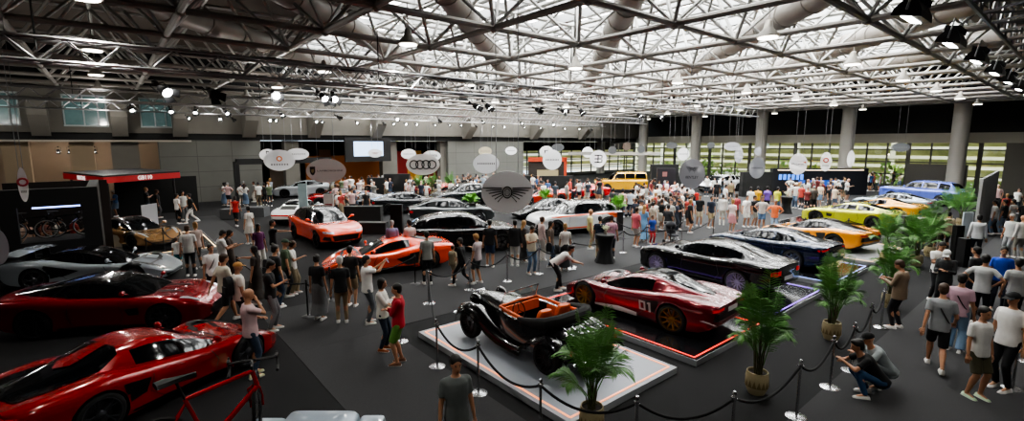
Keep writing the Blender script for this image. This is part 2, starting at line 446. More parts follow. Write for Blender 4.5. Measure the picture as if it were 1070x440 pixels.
box_truss((1.5, 6.0, 8.9), (13, -5.5, 8.9), .5, 'lighting_truss', 'short truss overhead', cables=False) if False else None
# truss at upper right carrying flood lights
box_truss((9.5, 1.55, 7.9), (52, 1.55, 7.9), .9, 'lighting_truss', 'wide steel truss over the right aisle carrying white flood lights', .7, False, .035)
M_blk = mat('black fixture', '101011', .5)
M_lamp = mat('lit lamp face', 'ffffff', .5, emit=14)
M_lampd = mat('soft lamp face', 'fdf6ea', .5, emit=6)
def lamp_or_fill_light(loc, power, spot=True, col=(1, .96, .9), tilt=(0, 0), size=R(100)):
    l = bpy.data.lights.new('lamp_or_fill_light', 'SPOT' if spot else 'POINT'); l.energy = power; l.color = col; l.shadow_soft_size = .15
    if spot: l.spot_size = size; l.spot_blend = .6
    o = bpy.data.objects.new('lamp_or_fill_light', l); COL.objects.link(o); o.location = loc; o.rotation_euler = (tilt[0], tilt[1], 0)
def flood_meshes():
    h = MB(); h.loft([[(x_, y_, z_) for x_, y_ in ((-.45, -a), (.45, -a), (.45, a), (-.45, a))] for a, z_ in ((.1, .3), (.22, .12), (.24, 0))])
    for k in range(7): h.box((-.38+.126*k, 0, .34), (.02, .3, .12))
    f = MB().box((0, 0, -.008), (.84, .16, .012))
    b = MB().tube([(-.5, 0, .1), (-.5, 0, .55), (.5, 0, .55), (.5, 0, .1)], .02, 5)
    return h.mesh('housing', False), f.mesh('lens', False), b.mesh('bracket', False)
FH, FF, FB = flood_meshes()
for i in range(9):
    x_ = 12.3+3.9*i
    t = empty('flood_light', (x_, 2.62, 7.0), R(90)*0, label='long black flood light with white lit face under the truss over the right aisle', cat='light', group='flood lights over the right aisle')
    t.rotation_euler = (R(12), 0, 0)
    link('housing', FH, M_blk, t); link('lens', FF, M_lamp, t); link('bracket', FB, M_alu, t)
    if i < 6: lamp_or_fill_light((x_, 2.62, 6.95), 130)
# moving heads and par lights on the trusses
def par_meshes():
    h = MB().lathe([(.04, .26), (.1, .24), (.13, .12), (.14, 0), (.12, 0)], n=16); f = MB().cyl((0, 0, -.016), .118, .01, 16)
    y = MB().tube([(-.17, 0, .1), (-.17, 0, .42), (.17, 0, .42), (.17, 0, .1)], .016, 5); y.box((0, 0, .46), (.1, .1, .1))
    bd = MB()
    for s in (-1, 1): bd.add([(s*.1, -.1, 0), (s*.1, .1, 0), (s*.2, .12, -.16), (s*.2, -.12, -.16)], [(0, 1, 2, 3)])
    for s in (-1, 1): bd.add([(-.1, s*.1, 0), (.1, s*.1, 0), (.12, s*.2, -.16), (-.12, s*.2, -.16)], [(0, 1, 2, 3)])
    return autosmooth(h.mesh('housing', False)), f.mesh('lens', False), y.mesh('yoke', False), bd.mesh('barn_doors', False)
PH, PF, PY, PB = par_meshes()
def par(loc, rx, ry, lit=True, s=1.0, label='black stage spotlight clamped under a lighting truss', group='stage spotlights on the trusses'):
    t = empty('stage_spotlight', loc, 0, label=label, cat='spotlight', group=group); t.rotation_euler = (rx, ry, rnd.random()*.6); t.scale = (s, s, s)
    link('housing', PH, M_blk, t); link('lens', PF, M_lamp if lit else M_blk, t); link('yoke', PY, M_blk, t); link('barn_doors', PB, M_blk, t)
def on_truss(px, py, k, s=1.0, lit=True):
    yt = TR[k][0][1]; x_ = on_y(px, yt)
    par((x_, yt, TR[k][0][2]-.27-.36*s), R(rnd.uniform(-70, -25)), R(rnd.uniform(-25, 25)), lit, s*.72)
for px in (180, 229): on_truss(px, 80, 0, 1.4, px != 229)
for px in (292, 342, 352, 500, 512): on_truss(px, 90, 0, 1.2)
for px in (563, 590, 608, 668, 690): on_truss(px, 90, 0, 1.1, px != 563)
for px in (142, 182, 207, 240, 297, 356, 416, 460, 505, 545, 578): on_truss(px, 115, 1, 1.1, px not in (356, 460))
for px in (200, 232, 246, 284, 290, 332, 338, 374, 402, 412, 425, 436, 455, 470, 482, 498, 515, 527, 548, 565, 590, 605, 618): on_truss(px, 125, 2, 1.0, px % 3 != 0)
# high-bay pendant lamps under the space frame
def bay_meshes():
    h = MB().lathe([(.06, .5), (.1, .45), (.14, .25), (.3, .08), (.32, 0), (.3, 0)], n=20); f = MB().cyl((0, 0, -.03), .27, .02, 20)
    r_ = MB().tube([(0, 0, .5), (0, 0, 1.3)], .015, 5)
    return autosmooth(h.mesh('shade', False)), f.mesh('lens', False), r_.mesh('rod', False)
BH, BF, BR = bay_meshes(); M_shade = mat('pale lamp shade', '9a958c', .5)
nb = 0
for i in range(-4, 11, 2):
    for j in range(-3, 9, 2):  # lowest row added as fill light for people near the camera
        p = Vector((GX+(i+.5)*MOD, GY+(j+.5)*MOD, 7.75))
        t = empty('pendant_lamp', p, 0, label='round high-bay pendant lamp hanging under the roof frame', cat='lamp', group='high-bay pendant lamps under the roof frame')
        link('shade', BH, M_shade, t); link('lens', BF, M_lampd, t); link('rod', BR, M_shade, t)
        if i <= 0: lamp_or_fill_light(p-Vector((0, 0, .05)), 480 if i < 0 else 260, size=R(130)); nb += 1

for x_ in range(-6, 46, 6): lamp_or_fill_light((x_, 41.0, 6.0), 90, spot=False)  # added fill points brightening the upper wall, without fixtures
for x_, y_ in ((-6, 30), (0, 34), (6, 26), (-8, 18)): lamp_or_fill_light((x_, y_, 6.0), 110, spot=False)  # more fill points, added to lift the dark left side

for px in (30, 75, 100, 140):
    x_ = on_y(px, 48); lamp_or_fill_light((x_, 48, 4.2), 45, spot=False, col=(1, .85, .7))  # warm fill added inside the recess, apart from its spotlights
for px in (60, 72, 98):
    x_ = on_y(px, 46.5); par((x_, 46.5, 4.0), 0, 0, True, .8, 'small black spotlight in the warm recess behind the left booth', 'recess spotlights')
lamp_or_fill_light((3, 27, 2.4), 25, spot=False, col=(1, .8, .6))
# ================================================================== cars
def car_body(S):
    L = S['L']/2; W_ = curve_fn(S['w']); ZB = curve_fn(S['zb']); ZS = curve_fn(S['zs']); ZC = curve_fn(S['zc']); ZD = curve_fn(S['zd'])
    n = 72; rings = []
    cf = S.get('cf', .80)
    for i in range(n+1):
        t = -1+2*i/n; x = L*(math.copysign(1-(1-abs(t))**1.25, t))
        w_ = W_(x); zb, zs, zc, zd = ZB(x), ZS(x), ZC(x), ZD(x)
        zs = max(zs, zb+.06); zc = max(zc, zs+.01)
        P = [(0, zb), (w_*.45, zb), (w_*.86, zb), (w_*.95, zb+.03*1), (w_*.975, zb+(zs-zb)*.22), (w_*.955, zb+(zs-zb)*.5), (w_*.99, zb+(zs-zb)*.82), (w_, zs),
             (w_*.97, zs+(zc-zs)*.55), (w_*.90, zs+(zc-zs)*.9), (w_*cf, zc), (w_*cf*.8, zc*.6+zd*.4), (w_*cf*.55, zd*.92+zc*.08), (w_*.2, zd+.006), (0, zd+.008)]
        ring = [(x, y, z) for y, z in P] + [(x, -y, z) for y, z in P[-2:0:-1]]
        rings.append(ring)
    mb = MB(); mb.loft(rings)
    me = mb.mesh('body', False, 2)
    # wheel arches
    cut = MB()
    for xw, r in ((S['xf'], S['R']+S.get('gap', .045)), (S['xr'], S['R2']+S.get('gap', .045))):
        for s in (-1, 1):
            yy0, yy1 = s*(W_(xw)-.36), s*(W_(xw)+.3)
            N = 28
            cut.loft([[(xw+r*math.cos(2*math.pi*j/N), y, S['R' if xw > 0 else 'R2']+r*math.sin(2*math.pi*j/N)) for j in range(N)] for y in (yy0, yy1)])
    cm = cut.mesh('cut', False, 2)
    for m_ in (me, cm):
        bm = bmesh.new(); bm.from_mesh(m_); bmesh.ops.recalc_face_normals(bm, faces=bm.faces); bm.to_mesh(m_); bm.free()
    co = bpy.data.objects.new('cut', cm); COL.objects.link(co)
    out = eval_mesh(me, [('BOOLEAN', dict(operation='DIFFERENCE', object=co, solver='EXACT'))], 'body')
    bpy.data.objects.remove(co)
    while len(out.materials) < 2: out.materials.append(None)
    for p in out.polygons:
        c = p.center; p.material_index = 0
        for xw, k in ((S['xf'], 'R'), (S['xr'], 'R2')):
            rr = S[k]+S.get('gap', .045)
            if abs(math.hypot(c.x-xw, c.z-S[k])-rr) < .03 and abs(p.normal.y) < .5 and abs(c.y) < W_(xw)-.004: p.material_index = 1
            if math.hypot(c.x-xw, c.z-S[k]) < rr-.01 and abs(p.normal.y) > .6 and abs(c.y) < W_(xw)-.1: p.material_index = 1
        if c.z < S.get('clad', 0) + ZB(c.x)+.035: p.material_index = 1
    return autosmooth(out, 38)

def car_cabin(S):
    ZR = curve_fn(S['roof']); WB = curve_fn(S['cwb']); WT = curve_fn(S['cwt']); ZD = curve_fn(S['zd']); ZC = curve_fn(S['zc'])
    x0, x1 = S['roof'][-1][0], S['roof'][0][0]   # rear .. front (roof listed front to rear)
    if x0 > x1: x0, x1 = x1, x0
    n = 44; m = MB(); parts = {'cabin': MB(), 'windshield': MB(), 'rear_window': MB(), 'side_window': MB(), 'side_window2': MB()}
    rings = []; xs = [x0+(x1-x0)*i/n for i in range(n+1)]
    for x in xs:
        wb, wt, zr = WB(x), WT(x), ZR(x); zb = min(ZD(x), ZC(x))-.06
        if zr < zb+.03: zr = zb+.03
        h = zr-zb; P = []
        P.append((wb, zb)); P.append((wb*.99+wt*.01, zb+h*.22))
        for q in (.45, .66, .84): 
            P.append((wb+(wt-wb)*(q**1.5), zb+h*q*.98))
        P += [(wt*.93, zb+h*.93), (wt*.78, zr-h*.025), (wt*.5, zr-h*.008), (wt*.25, zr), (0, zr+.002)]
        rings.append([(x, y, z) for y, z in P]+[(x, -y, z) for y, z in P[-2::-1]])
    nr = len(rings[0])
    g = S['glass']   # windshield base..top, rear top..base, side from..to, pillars
    for i in range(n):
        xm = (xs[i]+xs[i+1])/2
        for j in range(nr-1):
            jm = min(j, nr-2-j)
            key = 'cabin'
            if jm in (1, 2, 3) and g['side'][0] < xm < g['side'][1] and not any(abs(xm-p) < .035 for p in g.get('pillars', ())):
                key = 'side_window' if j < nr//2 else 'side_window2'
            if jm >= 5 or (jm == 4 and 0):
                if g['ws'][0] < xm < g['ws'][1]: key = 'windshield'
                if g['rw'][0] < xm < g['rw'][1]: key = 'rear_window'
                if g.get('roof') and g['roof'][0] < xm < g['roof'][1]: key = 'windshield'
            parts[key].add([rings[i][j], rings[i+1][j], rings[i+1][j+1], rings[i][j+1]], [(0, 1, 2, 3)])
    for r in (rings[0], rings[-1]): parts['cabin'].add(r, [tuple(range(len(r)))])
    out = {}
    for k, b in parts.items():
        if not b.f: continue
        me = b.mesh(k.rstrip('2'), False, 1)
        bm = bmesh.new(); bm.from_mesh(me); bmesh.ops.remove_doubles(bm, verts=bm.verts, dist=.0005); bm.to_mesh(me); bm.free()
        out[k] = autosmooth(me, 40)
    return out
def bvh_of(meshes):
    vs, fs = [], []
    for me in meshes:
        o = len(vs); vs += [v.co.copy() for v in me.vertices]; fs += [tuple(i+o for i in p.vertices) for p in me.polygons]
    return BVHTree.FromPolygons(vs, fs)
def patch(bvh, poly, axis, off=.004, step=.05, sgn=1, mb=None, k=0):
    "project a flat outline onto the car's skin. axis: top (x,y) / side (x,z) / front (y,z) / rear (y,z)"
    bm = bmesh.new(); vs = [bm.verts.new((a, b, 0)) for a, b in poly]; bm.faces.new(vs)
    for ax in (0, 1):
        lo = min(p[ax] for p in poly); hi = max(p[ax] for p in poly); q = lo+step
        while q < hi:
            no = (1, 0, 0) if ax == 0 else (0, 1, 0); co = (q, 0, 0) if ax == 0 else (0, q, 0)
            bmesh.ops.bisect_plane(bm, geom=bm.verts[:]+bm.edges[:]+bm.faces[:], plane_co=co, plane_no=no); q += step
    new = {}; mb = mb or MB(); vlist = []; fl = []
    for v in bm.verts:
        a, b = v.co.x, v.co.y
        if axis == 'top': o, d = Vector((a, b*sgn, 4)), Vector((0, 0, -1))
        elif axis == 'side': o, d = Vector((a, 4*sgn, b)), Vector((0, -sgn, 0))
        elif axis == 'front': o, d = Vector((5, a, b)), Vector((-1, 0, 0))
        else: o, d = Vector((-5, a, b)), Vector((1, 0, 0))
        h = bvh.ray_cast(o, d)
        if h[0] is None: new[v.index] = None; continue
        if axis == 'side' and h[0].y*sgn < .3: new[v.index] = None; continue
        nrm = h[1] if h[1].dot(d) < 0 else -h[1]
        new[v] = h[0]+(nrm-d).normalized()*off
    idx = {}
    for f in bm.faces:
        if all(new.get(v) is not None for v in f.verts):
            c = [new[v] for v in f.verts]
            if max((c[i]-c[i-1]).length for i in range(len(c))) > step*5: continue
            fl.append([v for v in f.verts])
    for f in fl:
        for v in f:
            if v not in idx: idx[v] = len(vlist); vlist.append(new[v])
    mb.add(vlist, [tuple(idx[v] for v in f) for f in fl], k)
    bm.free(); return mb
def strip(pts, w):
    "outline of a line of width w through 2D points"
    L_, R_ = [], []
    for i, p in enumerate(pts):
        a = pts[max(i-1, 0)]; b = pts[min(i+1, len(pts)-1)]; dx, dy = b[0]-a[0], b[1]-a[1]; l = math.hypot(dx, dy) or 1
        L_.append((p[0]-dy/l*w/2, p[1]+dx/l*w/2)); R_.append((p[0]+dy/l*w/2, p[1]-dx/l*w/2))
    return L_+R_[::-1]
WHEELS = {}
def wheel_mesh(r, w, spokes, style):
    key = (r, w, spokes, style)
    if key in WHEELS: return WHEELS[key]
    def rev(prof, n=32):
        m = MB(); m.loft([[(q*math.cos(2*math.pi*j/n), y, q*math.sin(2*math.pi*j/n)) for j in range(n)] for q, y in prof], cap=False)
        return m
    rr = r*.77
    t = rev([(rr-.02, -w/2), (rr+.01, -w/2-.004), (r-.02, -w/2), (r-.004, -w/2+.02), (r, 0), (r-.004, w/2-.02), (r-.02, w/2), (rr+.01, w/2+.004), (rr-.02, w/2)])
    rm = rev([(rr+.012, w/2+.003), (rr-.004, w/2+.006), (rr-.02, w/2-.02), (rr-.035, -w/2+.03), (rr-.03, -w/2), (rr+.01, -w/2)])
    nsp = spokes
    for k in range(nsp):
        a = 2*math.pi*k/nsp
        def P(rad, ang, y): return (rad*math.cos(a+ang), y, rad*math.sin(a+ang))
        if style == 'Y':
            for s in (-1, 1):
                rm.loft([[P(.05, -.35, w/2-.06), P(.05, .35, w/2-.06), P(.05, .35, w/2-.1), P(.05, -.35, w/2-.1)],
                         [P(rr*.5, s*.05-.06, w/2-.02), P(rr*.5, s*.05+.06, w/2-.02), P(rr*.5, s*.05+.06, w/2-.05), P(rr*.5, s*.05-.06, w/2-.05)],
                         [P(rr-.005, s*.17-.035, w/2-.008), P(rr-.005, s*.17+.035, w/2-.008), P(rr-.005, s*.17+.035, w/2-.04), P(rr-.005, s*.17-.035, w/2-.04)]])
        else:
            q = min(.11, 1.1/nsp)
            rm.loft([[P(.05, -.4, w/2-.05), P(.05, .4, w/2-.05), P(.05, .4, w/2-.09), P(.05, -.4, w/2-.09)],
                     [P(rr-.005, -q*.5, w/2-.006), P(rr-.005, q*.5, w/2-.006), P(rr-.005, q*.5, w/2-.04), P(rr-.005, -q*.5, w/2-.04)]])
    n = 16
    rm.loft([[(q*math.cos(2*math.pi*j/n), y, q*math.sin(2*math.pi*j/n)) for j in range(n)] for q, y in ((.075, w/2-.09), (.075, w/2-.045), (.05, w/2-.03))])
    dm = MB(); dm.loft([[(q*math.cos(2*math.pi*j/24), y, q*math.sin(2*math.pi*j/24)) for j in range(24)] for q, y in ((rr*.72, -.01), (rr*.72, .015))])
    WHEELS[key] = (autosmooth(t.mesh('wheel', False), 50), autosmooth(rm.mesh('rim', False), 35), dm.mesh('brake_disc', False))
    return WHEELS[key]
def rect(cx, cy, w, h): return [(cx-w/2, cy-h/2), (cx+w/2, cy-h/2), (cx+w/2, cy+h/2), (cx-w/2, cy+h/2)]
def sym(poly): return [(-a, b) for a, b in poly][::-1]

T = {}
T['mid'] = dict(L=4.62, xf=1.32, xr=-1.30, R=.34, R2=.355, tw=.27,
  w=[(-2.31,.72),(-2.22,.86),(-1.9,.96),(-1.3,1.0),(-.7,.965),(0,.93),(.7,.93),(1.3,.975),(1.75,.93),(2.1,.78),(2.25,.6),(2.31,.42)],
  zb=[(-2.31,.42),(-2.2,.30),(-1.9,.17),(-1.5,.13),(1.9,.11),(2.2,.13),(2.31,.2)],
  zs=[(-2.31,.74),(-1.9,.76),(-1.3,.78),(-.6,.68),(.2,.60),(1.3,.62),(1.8,.52),(2.2,.36),(2.31,.3)],
  zc=[(-2.31,.84),(-2.0,.90),(-1.3,.93),(-.6,.84),(.2,.74),(.8,.70),(1.3,.74),(1.75,.62),(2.1,.44),(2.31,.33)],
  zd=[(-2.31,.83),(-2.0,.88),(-1.3,.90),(-.6,.88),(.2,.78),(.9,.68),(1.3,.62),(1.8,.50),(2.1,.40),(2.31,.32)],
  roof=[(1.12,.62),(.75,.80),(.35,1.00),(0,1.13),(-.35,1.18),(-.75,1.15),(-1.2,1.04),(-1.7,.94),(-2.1,.88)],
  cwb=[(-2.1,.28),(-1.6,.42),(-1.0,.62),(-.5,.74),(.1,.78),(.6,.74),(1.12,.55)], cwt=[(-2.1,.22),(-1.6,.32),(-1,.42),(-.5,.52),(0,.54),(.4,.53),(.8,.58),(1.12,.5)],
  glass=dict(ws=(.22,1.12), rw=(-1.75,-.8), side=(-.62,.72)), spokes=(5,'Y'),
  patches=[('headlight','top',[(1.62,.80),(2.02,.66),(2.0,.58),(1.5,.70)],'lamp',1), ('front_intake','front',[(-.62,.14),(.62,.14),(.66,.27),(-.66,.27)],'dark',0),
   ('side_intake','side',[(-.98,.72),(-.55,.66),(-.62,.42),(-.9,.36)],'dark',1), ('door_seam','side',strip([(.55,.66),(.68,.45),(.62,.22),(-.35,.22),(-.55,.4),(-.5,.7)],.014),'dark',1),
   ('taillight','rear',[(-.84,.72),(-.42,.72),(-.42,.78),(-.84,.78)],'red',2), ('rear_grille','rear',[(-.8,.5),(.8,.5),(.78,.68),(-.78,.68)],'dark',0), ('diffuser','rear',[(-.7,.3),(.7,.3),(.75,.46),(-.75,.46)],'dark',0),
   ('sill','side',[(-.9,.15),(.95,.15),(.95,.21),(-.85,.22)],'dark',1)])
T['gt'] = dict(L=4.66, xf=1.38, xr=-1.36, R=.355, R2=.36, tw=.27,
  w=[(-2.33,.70),(-2.24,.84),(-1.9,.94),(-1.36,.985),(-.7,.93),(0,.91),(.7,.92),(1.38,.965),(1.8,.93),(2.12,.80),(2.27,.62),(2.33,.45)],
  zb=[(-2.33,.45),(-2.2,.30),(-1.9,.19),(-1.5,.15),(1.9,.13),(2.2,.16),(2.33,.24)],
  zs=[(-2.33,.80),(-1.9,.84),(-1.3,.84),(-.6,.78),(.2,.74),(1.3,.72),(1.8,.66),(2.2,.56),(2.33,.45)],
  zc=[(-2.33,.93),(-2.0,.97),(-1.3,.98),(-.6,.92),(.2,.90),(.8,.87),(1.38,.88),(1.8,.80),(2.15,.66),(2.33,.50)],
  zd=[(-2.33,.95),(-2.0,.99),(-1.3,.98),(-.6,.92),(.2,.90),(.8,.88),(1.4,.86),(1.9,.76),(2.15,.66),(2.33,.52)],
  roof=[(1.02,.87),(.7,1.02),(.35,1.18),(0,1.27),(-.35,1.29),(-.8,1.25),(-1.3,1.14),(-1.8,1.03),(-2.15,.98)],
  cwb=[(-2.15,.45),(-1.6,.62),(-1.0,.72),(-.5,.76),(.1,.78),(.6,.77),(1.02,.62)], cwt=[(-2.15,.35),(-1.6,.44),(-1,.5),(-.5,.54),(0,.56),(.4,.55),(.8,.6),(1.02,.55)],
  glass=dict(ws=(.28,1.02), rw=(-1.95,-.95), side=(-1.25,.72), pillars=(-.55,)), spokes=(10,'I'),
  patches=[('headlight','top',[(1.72,.80),(2.12,.66),(2.1,.55),(1.75,.66)],'lamp',1), ('front_grille','front',[(-.42,.20),(.42,.20),(.55,.40),(.35,.52),(-.35,.52),(-.55,.40)],'dark',0),
   ('side_vent','side',[(.55,.62),(.85,.66),(.85,.48),(.62,.46)],'dark',1), ('door_seam','side',strip([(.42,.84),(.50,.5),(.42,.26),(-.55,.26),(-.68,.5),(-.6,.84)],.014),'dark',1),
   ('hood_vent','top',strip([(1.1,.32),(1.45,.36)],.06),'dark',1),
   ('taillight','rear',[(-.86,.78),(-.45,.86),(-.45,.90),(-.88,.84)],'red',2), ('license_plate','rear',rect(0,.62,.5,.12),'plate',0), ('diffuser','rear',[(-.7,.3),(.7,.3),(.72,.48),(-.72,.48)],'dark',0),
   ('sill','side',[(-.9,.17),(.98,.17),(.98,.23),(-.88,.24)],'dark',1)])
T['coupe'] = dict(T['gt']); T['coupe'].update(L=4.85, xf=1.48, xr=-1.37, R=.375, R2=.375,
  w=[(-2.42,.70),(-2.33,.84),(-1.9,.94),(-1.36,.985),(-.7,.94),(0,.925),(.7,.93),(1.45,.965),(1.85,.94),(2.2,.84),(2.36,.7),(2.42,.5)],
  zs=[(-2.42,.86),(-1.9,.90),(-1.3,.92),(-.6,.84),(.2,.82),(1.3,.82),(1.8,.78),(2.2,.68),(2.42,.55)],
  zc=[(-2.42,.98),(-2.0,1.03),(-1.3,1.06),(-.6,.98),(.2,.96),(.8,.95),(1.48,.98),(1.9,.92),(2.25,.80),(2.42,.62)],
  zd=[(-2.42,1.0),(-2.0,1.04),(-1.3,1.04),(-.6,.98),(.2,.97),(.8,.97),(1.5,.96),(2.0,.90),(2.25,.82),(2.42,.64)],
  roof=[(1.12,.95),(.8,1.10),(.4,1.28),(0,1.38),(-.35,1.40),(-.8,1.37),(-1.3,1.26),(-1.8,1.13),(-2.15,1.04)], spokes=(10,'Y'),
  glass=dict(ws=(.32,1.02), rw=(-1.95,-1.0), side=(-1.35,.75), pillars=(-.5,)),
  patches=[('headlight','front',rect(.62,.70,.22,.18),'lamp',2), ('front_grille','front',rect(0,.55,.85,.30),'dark',0), ('front_intake','front',rect(0,.28,1.3,.12),'dark',0),
   ('door_seam','side',strip([(.45,.9),(.55,.5),(.48,.28),(-.65,.28),(-.78,.5),(-.7,.9)],.014),'dark',1), ('chrome_strip','side',strip([(-1.2,.30),(1.0,.27)],.025),'chrome',1),
   ('taillight','rear',[(-.84,.74),(-.48,.74),(-.48,.88),(-.84,.86)],'red',2), ('license_plate','rear',rect(0,.62,.5,.12),'plate',0), ('diffuser','rear',rect(0,.4,1.3,.12),'dark',0)])
T['suv'] = dict(L=5.0, xf=1.5, xr=-1.48, R=.39, R2=.39, tw=.28, gap=.06, cf=.84,
  w=[(-2.5,.80),(-2.42,.90),(-2.0,.97),(-1.48,1.0),(-.7,.96),(0,.95),(.7,.96),(1.5,1.0),(1.95,.97),(2.3,.86),(2.44,.74),(2.5,.6)],
  zb=[(-2.5,.5),(-2.3,.38),(-1.9,.27),(-1.5,.25),(1.9,.25),(2.3,.3),(2.5,.38)],
  zs=[(-2.5,.98),(-1.9,1.0),(-1.3,1.0),(-.6,.92),(.2,.90),(1.3,.90),(1.8,.86),(2.3,.74),(2.5,.62)],
  zc=[(-2.5,1.06),(-2.0,1.10),(-1.3,1.10),(-.6,1.05),(.2,1.04),(.8,1.04),(1.5,1.06),(2.0,.98),(2.35,.84),(2.5,.68)],
  zd=[(-2.5,1.06),(-2.0,1.10),(-1.3,1.10),(-.6,1.05),(.2,1.05),(.8,1.06),(1.5,1.04),(2.0,.97),(2.35,.84),(2.5,.68)],
  roof=[(1.25,1.04),(.9,1.22),(.5,1.46),(.1,1.60),(-.4,1.65),(-1.1,1.61),(-1.7,1.50),(-2.1,1.34),(-2.42,1.08)],
  cwb=[(-2.42,.68),(-1.6,.80),(-1.0,.83),(-.5,.85),(.1,.85),(.8,.84),(1.25,.70)], cwt=[(-2.42,.56),(-1.6,.56),(-1,.58),(-.5,.6),(0,.62),(.4,.62),(.8,.66),(1.25,.62)],
  glass=dict(ws=(.40,1.2), rw=(-2.35,-1.75), side=(-1.85,.85), pillars=(-.25,-1.2)), spokes=(5,'Y'), clad=.05,
  patches=[('headlight','front',[(.5,.72),(.9,.76),(.9,.84),(.5,.80)],'lamp',2), ('front_grille','front',[(-.5,.36),(.5,.36),(.6,.64),(-.6,.64)],'dark',0), ('front_intake','front',[(-.62,.42),(-.9,.46),(-.86,.62),(-.68,.6)],'dark',2),
   ('door_seam','side',strip([(.72,1.0),(.78,.6),(.7,.36),(-.2,.36),(-.25,1.0)],.014),'dark',1), ('door_seam','side',strip([(-.28,.36),(-1.0,.36),(-1.15,.62),(-1.15,1.0)],.014),'dark',1),
   ('taillight','rear',[(-.92,.86),(-.5,.88),(-.5,.98),(-.9,.97)],'red',2), ('license_plate','rear',rect(0,.7,.5,.12),'plate',0), ('rear_bumper','rear',rect(0,.46,1.5,.12),'dark',0)])
T['box'] = dict(T['suv']); T['box'].update(L=4.8, cf=.92,
  w=[(-2.4,.93),(-2.36,.95),(-2.0,.97),(0,.97),(1.9,.97),(2.3,.93),(2.4,.88)], xf=1.45, xr=-1.45,
  zs=[(-2.4,1.06),(2.0,1.06),(2.3,1.02),(2.4,.96)], zc=[(-2.4,1.16),(-2.0,1.18),(.8,1.18),(2.0,1.14),(2.35,1.08),(2.4,1.0)], zd=[(-2.4,1.16),(-2.0,1.18),(.8,1.18),(2.0,1.15),(2.35,1.09),(2.4,1.0)],
  roof=[(1.0,1.17),(.82,1.45),(.6,1.75),(.4,1.88),(-.5,1.92),(-1.8,1.92),(-2.2,1.9),(-2.32,1.8),(-2.38,1.2)],
  cwb=[(-2.38,.84),(-1.6,.88),(0,.9),(1.0,.86)], cwt=[(-2.38,.74),(-1.6,.76),(0,.78),(.6,.78),(1.0,.82)],
  glass=dict(ws=(.5,.98), rw=(-2.37,-2.3), side=(-2.2,.7), pillars=(-.25,-1.2)))
T['luxsuv'] = dict(T['suv']); T['luxsuv'].update(L=5.3, xf=1.65, xr=-1.62, R=.41, R2=.41, cf=.88,
  w=[(-2.65,.84),(-2.56,.92),(-2.0,.98),(0,.985),(1.95,.97),(2.45,.92),(2.6,.85),(2.65,.8)],
  zb=[(-2.65,.5),(-2.4,.38),(-1.9,.28),(2.0,.28),(2.5,.3),(2.65,.36)],
  zs=[(-2.65,1.0),(-1.9,1.05),(0,1.06),(1.8,1.08),(2.45,1.04),(2.65,.95)], zc=[(-2.65,1.12),(-2.0,1.18),(-.6,1.17),(1,1.20),(2.2,1.20),(2.55,1.14),(2.65,1.0)], zd=[(-2.65,1.12),(-2.0,1.18),(-.6,1.17),(1,1.22),(2.2,1.22),(2.55,1.16),(2.65,1.02)],
  roof=[(1.2,1.2),(.95,1.38),(.6,1.66),(.3,1.78),(-.4,1.83),(-1.4,1.80),(-1.95,1.70),(-2.2,1.5),(-2.38,1.18)],
  glass=dict(ws=(.42,1.1), rw=(-2.33,-1.98), side=(-2.0,.85), pillars=(-.3,-1.3)), spokes=(9,'I'),
  patches=[('headlight','front',rect(.68,.92,.2,.12),'lamp',2), ('radiator_grille','front',rect(0,.82,.62,.55),'chrome',0), ('door_seam','side',strip([(.72,1.14),(.78,.6),(.7,.36),(-.25,.36),(-.3,1.14)],.014),'dark',1), ('door_seam','side',strip([(-.33,.36),(-1.1,.36),(-1.25,.62),(-1.25,1.14)],.014),'dark',1),
   ('taillight','rear',rect(.74,.98,.12,.24),'red',2), ('license_plate','rear',rect(0,.8,.5,.12),'plate',0)])
T['sedan'] = dict(T['coupe']); T['sedan'].update(L=4.95, glass=dict(ws=(.38,1.05), rw=(-2.0,-1.3), side=(-1.6,.8), pillars=(-.25,)),
  roof=[(1.15,.95),(.8,1.12),(.4,1.32),(0,1.42),(-.35,1.45),(-.9,1.44),(-1.4,1.34),(-1.85,1.18),(-2.2,1.04)])
